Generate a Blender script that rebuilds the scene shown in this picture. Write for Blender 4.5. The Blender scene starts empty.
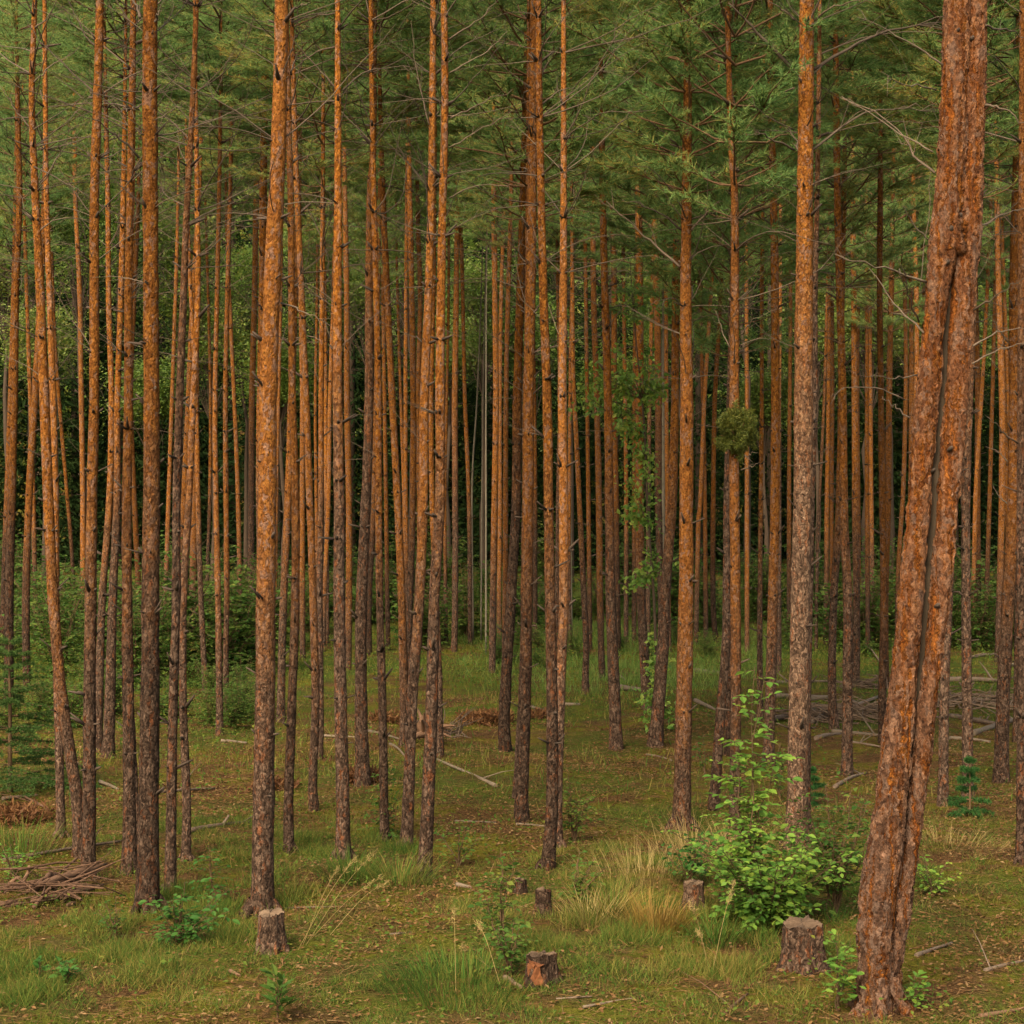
import bpy, math, random
import numpy as np
from mathutils import Vector, Matrix, noise as mnoise

SC = bpy.context.scene
COL = SC.collection
RNG = np.random.default_rng(11)
random.seed(11)
PI = math.pi
F = 1600.0          # focal length in pixels of the 1024 frame
HC = 2.8            # camera height
YH = 545.0          # picture row of the horizon
R = math.radians

# ------------------------------------------------------------------ ground
def g(x, y):
    x = np.asarray(x, float); y = np.asarray(y, float)
    z = .05*np.sin(x*.9+1.3)*np.sin(y*.7+.4) + .03*np.sin(x*2.1+y*1.3) + .018*np.sin(x*4.3-y*3.1+.7)
    s = np.maximum(0, y-40)
    z = z + .046*np.minimum(s, 60) + .0007*np.minimum(s, 60)**2
    t = np.maximum(0, y-82)
    z = z + .62*t*t/(t+14)
    return z

def at_ground(px, py):
    d = HC*F/max(py-YH, 18)
    for _ in range(60):
        x = (px-512)/F*d
        zz = float(g(x, d))
        d = .6*d + .4*max(3., (HC-zz)*F/(py-YH))
    return Vector(((px-512)/F*d, d, float(g((px-512)/F*d, d))))

def at_depth(px, py, d):
    return Vector(((px-512)/F*d, d, HC-(py-YH)/F*d))

# ------------------------------------------------------------------ geometry buffers
class Geo:
    def __init__(s):
        s.v = []; s.l = []; s.t = []; s.m = []; s.sm = []; s.n = 0
    def add(s, verts, loops, totals, mat=0, smooth=True):
        verts = np.asarray(verts, np.float32).reshape(-1, 3)
        s.v.append(verts); s.l.append(np.asarray(loops, np.int64)+s.n)
        totals = np.asarray(totals, np.int32); s.t.append(totals)
        s.m.append(np.full(len(totals), mat, np.int32)); s.sm.append(np.full(len(totals), smooth, bool))
        s.n += len(verts)
    def scatter(s, tv, tf, rot, pos, mat=0, smooth=False):
        """copies of a small template: rot (N,3,3), pos (N,3)"""
        tv = np.asarray(tv, float); N = len(pos)
        if N == 0: return
        V = np.einsum('nij,kj->nki', rot, tv)+np.asarray(pos)[:, None, :]
        lo = np.concatenate([np.array(f) for f in tf]); to = np.array([len(f) for f in tf])
        L = (lo[None, :]+(np.arange(N)*len(tv))[:, None]).ravel()
        s.add(V.reshape(-1, 3), L, np.tile(to, N), mat, smooth)
    def tube(s, pts, radii, seg=8, mat=0, cap=True, rough=0., rfreq=6., seed=0., flat=None):
        pts = [Vector(p) for p in pts]; n = len(pts)
        V = []
        ref = Vector((1, 0, 0))
        for i, p in enumerate(pts):
            t = (pts[min(i+1, n-1)]-pts[max(i-1, 0)])
            if t.length < 1e-9: t = Vector((0, 0, 1))
            t.normalize()
            u = ref-t*ref.dot(t)
            if u.length < 1e-3: u = Vector((0, 1, 0))-t*t.y
            u.normalize(); ref = u; w = t.cross(u)
            for k in range(seg):
                a = 2*PI*k/seg
                r = radii[i]
                q = u*math.cos(a)+w*math.sin(a)
                if rough:
                    c = p*rfreq+q*(r*rfreq*1.5)+Vector((seed, seed*1.7, 0))
                    r *= 1+rough*mnoise.noise(c)
                V.append(p+q*r)
        idx = np.arange(n*seg).reshape(n, seg)
        a = idx[:-1]; b = idx[1:]
        quads = np.stack([a, np.roll(a, -1, 1), np.roll(b, -1, 1), b], -1).reshape(-1)
        s.add([tuple(v) for v in V], quads, np.full((n-1)*seg, 4), mat)
        if cap:
            base = s.n-len(V)
            s.l.append(np.array(list(range(base+(n-1)*seg, base+n*seg)), np.int64))
            s.t.append(np.array([seg], np.int32)); s.m.append(np.array([mat], np.int32)); s.sm.append(np.array([False]))
            s.l.append(np.array(list(range(base+seg-1, base-1, -1)), np.int64))
            s.t.append(np.array([seg], np.int32)); s.m.append(np.array([mat], np.int32)); s.sm.append(np.array([False]))
    def mesh(s, name, mats):
        me = bpy.data.meshes.new(name)
        v = np.concatenate(s.v); l = np.concatenate(s.l).astype(np.int32); t = np.concatenate(s.t)
        me.vertices.add(len(v)); me.vertices.foreach_set('co', v.ravel().astype(np.float32))
        me.loops.add(len(l)); me.loops.foreach_set('vertex_index', l)
        me.polygons.add(len(t)); st = np.zeros(len(t), np.int32); st[1:] = np.cumsum(t)[:-1]
        me.polygons.foreach_set('loop_start', st)
        me.polygons.foreach_set('material_index', np.concatenate(s.m))
        me.polygons.foreach_set('use_smooth', np.concatenate(s.sm))
        for m in (mats if isinstance(mats, (list, tuple)) else [mats]): me.materials.append(m)
        me.update(calc_edges=True); me.validate()
        return me
    def build(s, name, mats, parent=None, loc=(0, 0, 0)):
        return link(name, s.mesh(name, mats), parent, loc)

def link(name, me, parent=None, loc=(0, 0, 0)):
    o = bpy.data.objects.new(name, me); COL.objects.link(o)
    o.location = loc
    if parent is not None: o.parent = parent
    return o
def tag(o, label=None, cat=None, group=None, kind=None):
    if label: o['label'] = label
    if cat: o['category'] = cat
    if group: o['group'] = group
    if kind: o['kind'] = kind
    return o
def thing(name, loc, label, cat, group=None):
    o = bpy.data.objects.new(name, None); COL.objects.link(o); o.location = loc
    o.empty_display_size = .2
    return tag(o, label, cat, group)

def frames(dirs, roll=None, up=None):
    """rotation matrices whose local Y follows dirs, local Z as near 'up' as can be"""
    d = np.asarray(dirs, float); d = d/np.linalg.norm(d, axis=1, keepdims=True)
    if up is None:
        up = RNG.normal(size=d.shape)
    x = np.cross(d, up); nx = np.linalg.norm(x, axis=1, keepdims=True)
    x = np.where(nx < 1e-4, np.array([[1., 0, 0]]), x/np.maximum(nx, 1e-6))
    z = np.cross(x, d)
    return np.stack([x, d, z], -1)

def catmull(P, n):
    P = [Vector(p) for p in P]
    if len(P) == 2: return [P[0].lerp(P[1], i/n) for i in range(n+1)]
    out = []
    m = len(P)-1
    for i in range(n+1):
        t = i/n*m; k = min(int(t), m-1); u = t-k
        p0 = P[k-1] if k > 0 else P[0]*2-P[1]
        p1, p2 = P[k], P[k+1]
        p3 = P[k+2] if k+2 <= m else P[m]*2-P[m-1]
        out.append(.5*((2*p1)+(p2-p0)*u+(2*p0-5*p1+4*p2-p3)*u*u+(3*p1-p0-3*p2+p3)*u**3))
    return out

# ------------------------------------------------------------------ materials
def newmat(name):
    m = bpy.data.materials.new(name); m.use_nodes = True
    nt = m.node_tree; nt.nodes.clear()
    return m, nt
def nd(nt, t, **kw):
    n = nt.nodes.new(t)
    for k, v in kw.items():
        if k.startswith('_'): setattr(n, k[1:], v)
        else: n.inputs[k.replace('__', ' ')].default_value = v
    return n
def ramp(nt, fac, stops, interp='LINEAR'):
    r = nt.nodes.new('ShaderNodeValToRGB'); r.color_ramp.interpolation = interp
    e = r.color_ramp.elements
    while len(e) < len(stops): e.new(.5)
    for i, (p, c) in enumerate(stops):
        e[i].position = p; e[i].color = (*c, 1) if len(c) == 3 else c
    nt.links.new(fac, r.inputs[0]); return r.outputs[0]
def mixc(nt, fac, a, b, mode='MIX'):
    n = nt.nodes.new('ShaderNodeMix'); n.data_type = 'RGBA'; n.blend_type = mode
    for s, v in ((n.inputs[0], fac), (n.inputs[6], a), (n.inputs[7], b)):
        if hasattr(v, 'links'): nt.links.new(v, s)
        elif isinstance(v, (tuple, list)): s.default_value = (*v, 1)
        else: s.default_value = v
    return n.outputs[2]
def mathn(nt, op, a, b=0., clamp=False):
    n = nt.nodes.new('ShaderNodeMath'); n.operation = op; n.use_clamp = clamp
    for s, v in ((n.inputs[0], a), (n.inputs[1], b)):
        if hasattr(v, 'links'): nt.links.new(v, s)
        else: s.default_value = v
    return n.outputs[0]
def mapping(nt, vec, scale):
    n = nt.nodes.new('ShaderNodeMapping'); n.inputs['Scale'].default_value = scale
    nt.links.new(vec, n.inputs['Vector']); return n.outputs[0]
def noise_t(nt, vec, scale, detail=4, rough=.55, dist=0):
    n = nt.nodes.new('ShaderNodeTexNoise'); n.inputs['Scale'].default_value = scale
    n.inputs['Detail'].default_value = detail; n.inputs['Roughness'].default_value = rough
    n.inputs['Distortion'].default_value = dist
    if vec is not None: nt.links.new(vec, n.inputs['Vector'])
    return n.outputs['Fac']
def voro(nt, vec, scale, feature='F1', rnd=1.):
    n = nt.nodes.new('ShaderNodeTexVoronoi'); n.feature = feature
    n.inputs['Scale'].default_value = scale; n.inputs['Randomness'].default_value = rnd
    nt.links.new(vec, n.inputs['Vector']); return n
def finish(nt, color, rough=.85, bump=None, bstr=.5, bdist=.01, spec=.25, trans=0., disp=None):
    out = nt.nodes.new('ShaderNodeOutputMaterial')
    p = nt.nodes.new('ShaderNodeBsdfPrincipled')
    p.inputs['Roughness'].default_value = rough
    p.inputs['Specular IOR Level'].default_value = spec
    if hasattr(color, 'links'): nt.links.new(color, p.inputs['Base Color'])
    else: p.inputs['Base Color'].default_value = (*color, 1)
    if bump is not None:
        b = nt.nodes.new('ShaderNodeBump'); b.inputs['Strength'].default_value = bstr; b.inputs['Distance'].default_value = bdist
        nt.links.new(bump, b.inputs['Height']); nt.links.new(b.outputs[0], p.inputs['Normal'])
    sh = p.outputs[0]
    if trans:
        t = nt.nodes.new('ShaderNodeBsdfTranslucent')
        if hasattr(color, 'links'): nt.links.new(color, t.inputs[0])
        else: t.inputs[0].default_value = (*color, 1)
        mx = nt.nodes.new('ShaderNodeMixShader'); mx.inputs[0].default_value = trans
        nt.links.new(sh, mx.inputs[1]); nt.links.new(t.outputs[0], mx.inputs[2]); sh = mx.outputs[0]
    nt.links.new(sh, out.inputs[0])
    if disp is not None: nt.links.new(disp, out.inputs['Displacement'])

def bark_material(name, orange_from=1.6, orange_to=4.2, cell=40., big=False, pale=1.):
    m, nt = newmat(name)
    tc = nt.nodes.new('ShaderNodeTexCoord'); oi = nt.nodes.new('ShaderNodeObjectInfo')
    add = nt.nodes.new('ShaderNodeVectorMath'); add.operation = 'ADD'
    cmb = nt.nodes.new('ShaderNodeCombineXYZ')
    nt.links.new(mathn(nt, 'MULTIPLY', oi.outputs['Random'], 40.), cmb.inputs[2])
    nt.links.new(tc.outputs['Object'], add.inputs[0]); nt.links.new(cmb.outputs[0], add.inputs[1])
    vec = add.outputs[0]
    nz = nt.nodes.new('ShaderNodeTexNoise'); nz.inputs['Scale'].default_value = 18; nz.inputs['Detail'].default_value = 4
    nt.links.new(vec, nz.inputs['Vector'])
    sc = nt.nodes.new('ShaderNodeVectorMath'); sc.operation = 'SCALE'; sc.inputs['Scale'].default_value = .07
    nt.links.new(nz.outputs['Color'], sc.inputs[0])
    ad2 = nt.nodes.new('ShaderNodeVectorMath'); ad2.operation = 'ADD'
    nt.links.new(vec, ad2.inputs[0]); nt.links.new(sc.outputs[0], ad2.inputs[1])
    wv = ad2.outputs[0]
    flakes = voro(nt, mapping(nt, wv, (1, 1, .5)), cell)
    sepc = nt.nodes.new('ShaderNodeSeparateColor'); nt.links.new(flakes.outputs['Color'], sepc.inputs[0])
    plate = voro(nt, mapping(nt, wv, (1, 1, .3)), cell*.62, 'DISTANCE_TO_EDGE').outputs['Distance']
    speck = voro(nt, mapping(nt, vec, (1, 1, .8)), 24).outputs['Distance']
    fine = noise_t(nt, mapping(nt, vec, (1, 1, .5)), 85, 5, .7)
    patch = noise_t(nt, mapping(nt, vec, (1, 1, .4)), 7.5, 4, .65)
    ridge = noise_t(nt, mapping(nt, wv, (1, 1, .085 if big else .13)), 23 if big else 24, 5, .6, .4)
    sep = nt.nodes.new('ShaderNodeSeparateXYZ'); nt.links.new(tc.outputs['Object'], sep.inputs[0])
    mr = nt.nodes.new('ShaderNodeMapRange'); mr.interpolation_type = 'SMOOTHSTEP'
    mr.inputs['From Min'].default_value = orange_from; mr.inputs['From Max'].default_value = orange_to
    zz = mathn(nt, 'ADD', sep.outputs[2], mathn(nt, 'MULTIPLY', mathn(nt, 'SUBTRACT', oi.outputs['Random'], .5), 2.4 if not big else 0.))
    zz = mathn(nt, 'ADD', zz, mathn(nt, 'MULTIPLY', mathn(nt, 'SUBTRACT', patch, .5), 3.4))
    nt.links.new(zz, mr.inputs['Value']); h = mr.outputs[0]
    tone = mathn(nt, 'ADD', mathn(nt, 'MULTIPLY', fine, .62), mathn(nt, 'MULTIPLY', sepc.outputs[0], .38))
    grey = ramp(nt, tone, [(.25, (.034, .021, .015)), (.5, (.078, .049, .034)), (.75, (.16, .104, .074))])
    if pale != 1.: grey = mixc(nt, 1., grey, (pale, pale*.98, pale*.93), 'MULTIPLY')
    oran = ramp(nt, tone, [(.22, (.080, .026, .005)), (.48, (.205, .071, .011)), (.74, (.32, .132, .025))])
    oran = mixc(nt, mathn(nt, 'MULTIPLY', oi.outputs['Random'], .55), oran, (.16, .066, .022))
    gf = ramp(nt, mathn(nt, 'ADD', mathn(nt, 'MULTIPLY', sepc.outputs[1], .45), mathn(nt, 'MULTIPLY', patch, .9)), [(.74, (0, 0, 0)), (.86, (1, 1, 1))])
    upper = mixc(nt, mathn(nt, 'MULTIPLY', gf, .6), oran, (.20, .125, .095))
    rd = ramp(nt, mathn(nt, 'ADD', mathn(nt, 'MULTIPLY', sepc.outputs[2], .25), mathn(nt, 'MULTIPLY', ridge, 1.)), [(.70, (0, 0, 0)), (.82, (1, 1, 1))])
    lower = mixc(nt, mathn(nt, 'MULTIPLY', rd, .6), grey, (.20, .066, .024))
    if big:
        rg_ = ramp(nt, ridge, [(.40, (0, 0, 0)), (.50, (1, 1, 1))])          # 1 on the grey ridges, 0 in the orange furrows
        both = mathn(nt, 'SUBTRACT', rg_, mathn(nt, 'MULTIPLY', h, .36), True)
        lower = mixc(nt, both, mixc(nt, .35, oran, (.22, .055, .016)), mixc(nt, 1., grey, (1.4, 1.22, 1.12), 'MULTIPLY'))
        upper = mixc(nt, mathn(nt, 'MULTIPLY', mathn(nt, 'MULTIPLY', gf, rg_), .5), lower, (.17, .115, .088))
        colr = upper
        crk = nt.nodes.new('ShaderNodeMapRange'); crk.inputs['From Min'].default_value = 0; crk.inputs['From Max'].default_value = .05
        crk.inputs['To Min'].default_value = .35
        nt.links.new(mathn(nt, 'ABSOLUTE', mathn(nt, 'SUBTRACT', ridge, .43)), crk.inputs['Value'])
    else:
        colr = mixc(nt, h, lower, upper)
        crk = nt.nodes.new('ShaderNodeMapRange'); crk.inputs['From Min'].default_value = .0; crk.inputs['From Max'].default_value = .13
        nt.links.new(mathn(nt, 'ADD', mathn(nt, 'MULTIPLY', h, .45), .5), crk.inputs['To Min'])
        nt.links.new(plate, crk.inputs['Value'])
    spk = nt.nodes.new('ShaderNodeMapRange'); spk.inputs['From Min'].default_value = .13; spk.inputs['From Max'].default_value = .24; spk.inputs['To Min'].default_value = .45
    nt.links.new(speck, spk.inputs['Value'])
    vm = nt.nodes.new('ShaderNodeVectorMath'); vm.operation = 'SCALE'
    tint = mathn(nt, 'ADD', .50, mathn(nt, 'MULTIPLY', mathn(nt, 'FRACT', mathn(nt, 'MULTIPLY', oi.outputs['Random'], 7.31)), .56))
    grain = nt.nodes.new('ShaderNodeMapRange'); grain.inputs['From Min'].default_value = .33; grain.inputs['From Max'].default_value = .67; grain.inputs['To Min'].default_value = .55; grain.inputs['To Max'].default_value = 1.4
    nt.links.new(noise_t(nt, vec, 42, 3, .7), grain.inputs['Value'])
    nt.links.new(colr, vm.inputs[0]); nt.links.new(mathn(nt, 'MULTIPLY', mathn(nt, 'MULTIPLY', tint, grain.outputs[0]), mathn(nt, 'MULTIPLY', crk.outputs[0], spk.outputs[0])), vm.inputs['Scale'])
    colr = vm.outputs[0]
    if big:
        hgt = mathn(nt, 'ADD', mathn(nt, 'MULTIPLY', ridge, 2.4), mathn(nt, 'ADD', mathn(nt, 'MULTIPLY', fine, .45), mathn(nt, 'MULTIPLY', sepc.outputs[0], .3)))
        dn = nt.nodes.new('ShaderNodeDisplacement'); dn.inputs['Scale'].default_value = .027; dn.inputs['Midlevel'].default_value = 1.5
        nt.links.new(hgt, dn.inputs['Height'])
        m.displacement_method = 'BOTH'
        finish(nt, colr, .92, spec=.05, disp=dn.outputs[0])
    else:
        hgt = mathn(nt, 'ADD', mathn(nt, 'MULTIPLY', mathn(nt, 'MINIMUM', plate, .2), 2.), mathn(nt, 'ADD', mathn(nt, 'MULTIPLY', fine, .8), mathn(nt, 'MULTIPLY', sepc.outputs[0], .6)))
        finish(nt, colr, .92, bump=hgt, bstr=1., bdist=.02, spec=.05)
    return m

def leaf_material(name, cols, trans=.35, rough=.6, spec=.3, noise_scale=.6):
    """hue varies from leaf to leaf and from plant to plant"""
    m, nt = newmat(name)
    ge = nt.nodes.new('ShaderNodeNewGeometry'); oi = nt.nodes.new('ShaderNodeObjectInfo')
    nz = noise_t(nt, ge.outputs['Position'], noise_scale, 3)
    f = mathn(nt, 'ADD', mathn(nt, 'MULTIPLY', ge.outputs['Random Per Island'], .5),
              mathn(nt, 'ADD', mathn(nt, 'MULTIPLY', nz, .55), mathn(nt, 'MULTIPLY', oi.outputs['Random'], .25)))
    f = mathn(nt, 'SUBTRACT', f, .15, True)
    k = len(cols)
    c = ramp(nt, f, [(i/(k-1)*.75+.1, cc) for i, cc in enumerate(cols)])
    finish(nt, c, rough, spec=spec, trans=trans)
    return m

def wood_material(name, dark, light, scale=30, stretch=(1, 1, 1), rough=.85):
    m, nt = newmat(name)
    tc = nt.nodes.new('ShaderNodeTexCoord'); oi = nt.nodes.new('ShaderNodeObjectInfo')
    v = mapping(nt, tc.outputs['Object'], stretch)
    a = noise_t(nt, v, scale, 5, .65); b = noise_t(nt, tc.outputs['Object'], 4, 3)
    f = mathn(nt, 'ADD', mathn(nt, 'MULTIPLY', a, .6), mathn(nt, 'ADD', mathn(nt, 'MULTIPLY', b, .3), mathn(nt, 'MULTIPLY', oi.outputs['Random'], .3)))
    c = ramp(nt, f, [(.3, dark), (.8, light)])
    finish(nt, c, rough, bump=a, bstr=.6, bdist=.008, spec=.2)
    return m

M_BARK = bark_material('pine_bark')
M_BARK_YOUNG = bark_material('pine_bark_orange', .4, 3.2, 44.)
M_BARK_GREY = bark_material('pine_bark_grey', 3.2, 8.5)
M_BARK_PALE = bark_material('pine_bark_pale', 2.2, 5.6, 44., pale=1.75)
M_BARK_BIG = bark_material('pine_bark_plates', .2, 3.2, 34., True)
M_KNOT = wood_material('knot_wood', (0.0176, 0.0128, 0.0096), (0.0640, 0.0440, 0.0320), 40)
M_TWIG = wood_material('dead_twig', (0.0240, 0.0176, 0.0128), (0.0960, 0.0680, 0.0480), 20)
M_TWIG_PALE = wood_material('dead_twig_pale', (0.0420, 0.0300, 0.0210), (0.1140, 0.0840, 0.0600), 20)
M_LIVE = wood_material('live_branch', (0.0560, 0.0320, 0.0176), (0.1360, 0.0720, 0.0360), 20)
M_NEEDLE = leaf_material('pine_needles', [(0.0781, 0.1572, 0.0524), (0.1198, 0.2213, 0.0655), (0.1614, 0.2621, 0.0757), (0.2292, 0.2737, 0.0801), (0.3958, 0.2912, 0.0728)], .55, .6, .15, .8)
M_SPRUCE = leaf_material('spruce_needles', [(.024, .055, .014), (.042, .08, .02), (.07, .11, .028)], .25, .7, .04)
M_SPRUCE_SHADE = leaf_material('shaded_spruce_needles', [(0.0066, 0.0154, 0.0050), (0.0110, 0.0231, 0.0066), (0.0193, 0.0330, 0.0088)], .1, .85, .03)  # darker copy of the spruce needles, background shade put into the colour
M_BROAD = leaf_material('broad_leaves', [(0.0396, 0.0836, 0.0123), (0.0748, 0.1320, 0.0194), (0.1144, 0.1672, 0.0264), (0.1936, 0.1936, 0.0352)], .4, .5)
M_SHRUB = leaf_material('undergrowth_leaves', [(0.0197, 0.0558, 0.0105), (0.0394, 0.0853, 0.0157), (0.0656, 0.1148, 0.0197), (0.1246, 0.1509, 0.0295)], .4, .6, .08, 1.5)
M_BEECH = leaf_material('dark_beech_leaves', [(0.0187, 0.0638, 0.0110), (0.0340, 0.0978, 0.0170), (0.0595, 0.1318, 0.0238)], .4, .55, .12, 2.5)
M_OAK = leaf_material('bright_leaves', [(0.0497, 0.1271, 0.0221), (0.0940, 0.1933, 0.0309), (0.1658, 0.2762, 0.0420), (0.2984, 0.3536, 0.0530)], .5, .55, .12, 2.5)
M_GRASS = leaf_material('grass', [(.018, .058, .010), (.036, .085, .014), (.066, .108, .018), (.130, .125, .026), (.23, .165, .05)], .35, .75, .06, .55)
M_GRASS_DRY = leaf_material('dry_grass', [(0.1650, 0.1275, 0.0450), (0.2550, 0.1875, 0.0675), (0.3375, 0.2550, 0.1125)], .35, .6, .2, 2)
M_GRASS_GOLD = leaf_material('golden_grass', [(0.1500, 0.0900, 0.0225), (0.2250, 0.1425, 0.0300), (0.1650, 0.1650, 0.0375)], .35, .6, .2, 2)
M_COVER = leaf_material('ground_leaves', [(.024, .066, .011), (.050, .092, .015), (.092, .118, .02), (.16, .13, .026)], .35, .75, .06, .45)
M_LITTER = leaf_material('leaf_litter', [(0.0375, 0.0188, 0.0090), (0.0825, 0.0413, 0.0165), (0.1350, 0.0750, 0.0315), (0.2100, 0.1425, 0.0750)], .1, .9, .04, 1)
M_BRACKEN = leaf_material('dead_bracken', [(0.0560, 0.0224, 0.0088), (0.1040, 0.0440, 0.0160), (0.1600, 0.0800, 0.0280)], .25, .7, .2, 2)
M_LOG = wood_material('dead_log', (0.0400, 0.0256, 0.0176), (0.1440, 0.1040, 0.0736), 26)
M_BRUSH = wood_material('dead_brush', (.03, .018, .011), (.15, .10, .066), 24)
M_LOG_PALE = wood_material('barkless_log', (0.0562, 0.0410, 0.0281), (0.1426, 0.1080, 0.0756), 22)
M_ROT = wood_material('rotten_wood', (0.0336, 0.0157, 0.0095), (0.1344, 0.0756, 0.0448), 30, (1, 1, 1))
M_CUT = wood_material('cut_wood', (0.0420, 0.0252, 0.0156), (0.1260, 0.0840, 0.0540), 34)
M_CUT_RED = wood_material('cut_wood_orange', (0.0560, 0.0192, 0.0080), (0.1840, 0.0680, 0.0240), 28)
M_STUMP = wood_material('stump_bark', (.022, .014, .009), (.11, .068, .044), 30, (1, 1, .35))
M_STUMP_BARK = bark_material('weathered_stump_bark', 50, 60, 46.)
M_PALEBARK = wood_material('pale_bark', (.05, .042, .03), (.15, .125, .09), 18, (1, 1, .4))
M_DARKBARK = wood_material('dark_bark', (.022, .015, .010), (.07, .046, .030), 18, (1, 1, .4))
M_GROOVE_SHADE = wood_material('shaded_groove_wood', (.018, .013, .008), (.065, .045, .028), 18, (1, 1, .3))  # wood tone darkened to paint in the shade between the twin stems
M_STEM = wood_material('sapling_stem', (.035, .022, .012), (.10, .06, .03), 40)

def ground_material():
    m, nt = newmat('forest_floor')
    ge = nt.nodes.new('ShaderNodeNewGeometry'); P = ge.outputs['Position']
    big = noise_t(nt, P, .35, 4, .6); mid = noise_t(nt, P, 1.3, 5, .65); sm = noise_t(nt, P, 7, 5, .7); fi = noise_t(nt, P, 45, 4, .7)
    moss = ramp(nt, mathn(nt, 'ADD', mathn(nt, 'MULTIPLY', sm, .6), mathn(nt, 'MULTIPLY', fi, .4)),
                [(.3, (0.0333, 0.0355, 0.0059)), (.5, (0.0925, 0.0829, 0.0118)), (.7, (0.1591, 0.1221, 0.0207))])
    lit = ramp(nt, mathn(nt, 'ADD', mathn(nt, 'MULTIPLY', sm, .4), mathn(nt, 'MULTIPLY', fi, .6)),
               [(.3, (0.0259, 0.0148, 0.0074)), (.5, (0.0703, 0.0385, 0.0170)), (.72, (0.1554, 0.0925, 0.0414))])
    grn = ramp(nt, fi, [(.3, (0.0222, 0.0407, 0.0074)), (.7, (0.0666, 0.0962, 0.0163))])
    f1 = ramp(nt, mathn(nt, 'ADD', mathn(nt, 'MULTIPLY', mid, .7), mathn(nt, 'MULTIPLY', sm, .3)), [(.45, (0, 0, 0)), (.54, (1, 1, 1))])
    f2 = ramp(nt, big, [(.46, (0, 0, 0)), (.58, (1, 1, 1))])
    c = mixc(nt, f1, moss, lit)
    c = mixc(nt, mathn(nt, 'MULTIPLY', f2, .7), c, grn)
    h = mathn(nt, 'ADD', mathn(nt, 'MULTIPLY', sm, 1.), mathn(nt, 'MULTIPLY', fi, .5))
    finish(nt, c, .95, bump=h, bstr=1., bdist=.07, spec=.02)
    return m
M_GROUND = ground_material()

def build_ground():
    xs = np.unique(np.concatenate([np.linspace(-170, -20, 40), np.linspace(-20, -7, 40), np.arange(-7, 7.01, .11), np.linspace(7, 20, 40), np.linspace(20, 170, 40)]))
    ys = np.unique(np.concatenate([np.linspace(-70, 7, 40), np.arange(7, 24, .11), np.linspace(24, 60, 120), np.linspace(60, 230, 70)]))
    X, Y = np.meshgrid(xs, ys)
    Z = g(X, Y)+.012*np.sin(X*9.1+Y*7.7)*np.sin(X*5.3-Y*11.)
    V = np.stack([X, Y, Z], -1).reshape(-1, 3)
    ny, nx = X.shape
    idx = np.arange(ny*nx).reshape(ny, nx)
    q = np.stack([idx[:-1, :-1], idx[:-1, 1:], idx[1:, 1:], idx[1:, :-1]], -1).reshape(-1)
    G = Geo(); G.add(V, q, np.full((ny-1)*(nx-1), 4))
    tag(G.build('ground', M_GROUND), 'mossy brown forest floor rising gently to a wooded slope', 'ground', kind='structure')
build_ground()

# ------------------------------------------------------------------ leaf templates
def leaf_tpl(L, W):
    """pointed leaf along +Y, folded along its midrib"""
    v = [(0, 0, 0), (-W*.42, L*.3, W*.14), (-W*.45, L*.62, W*.12), (0, L, -L*.06), (W*.45, L*.62, W*.12), (W*.42, L*.3, W*.14), (0, L*.5, 0)]
    f = [(0, 6, 1), (1, 6, 2), (2, 6, 3), (3, 6, 4), (4, 6, 5), (5, 6, 0)]
    return v, f
def leaf4(L, W):
    return [(0, 0, 0), (-W/2, L*.5, W*.15), (0, L, 0), (W/2, L*.5, W*.15)], [(0, 3, 2), (0, 2, 1)]
def lobed_tpl(L, W):
    """oak-like lobed leaf along +Y"""
    e = [(0, 0), (.16, .12), (.30, .22), (.22, .32), (.46, .45), (.34, .56), (.5, .70), (.30, .80), (.28, .93), (0, 1.)]
    r = [(x*W, y*L) for x, y in e]
    v = [(0, 0, 0)]; f = []
    mid = [(0, y, 0) for _, y in r]
    v = [(x, y, abs(x)*.25) for x, y in r]+[(-x, y, abs(x)*.25) for x, y in r]+[(0, y, 0) for _, y in r]
    n = len(r)
    for i in range(n-1):
        f.append((2*n+i, i, i+1, 2*n+i+1)); f.append((2*n+i+1, n+i+1, n+i, 2*n+i))
    return v, f
def jit(dirs, a):
    d = np.asarray(dirs)+RNG.normal(size=np.shape(dirs))*a
    return d/np.linalg.norm(d, axis=1, keepdims=True)

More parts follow.
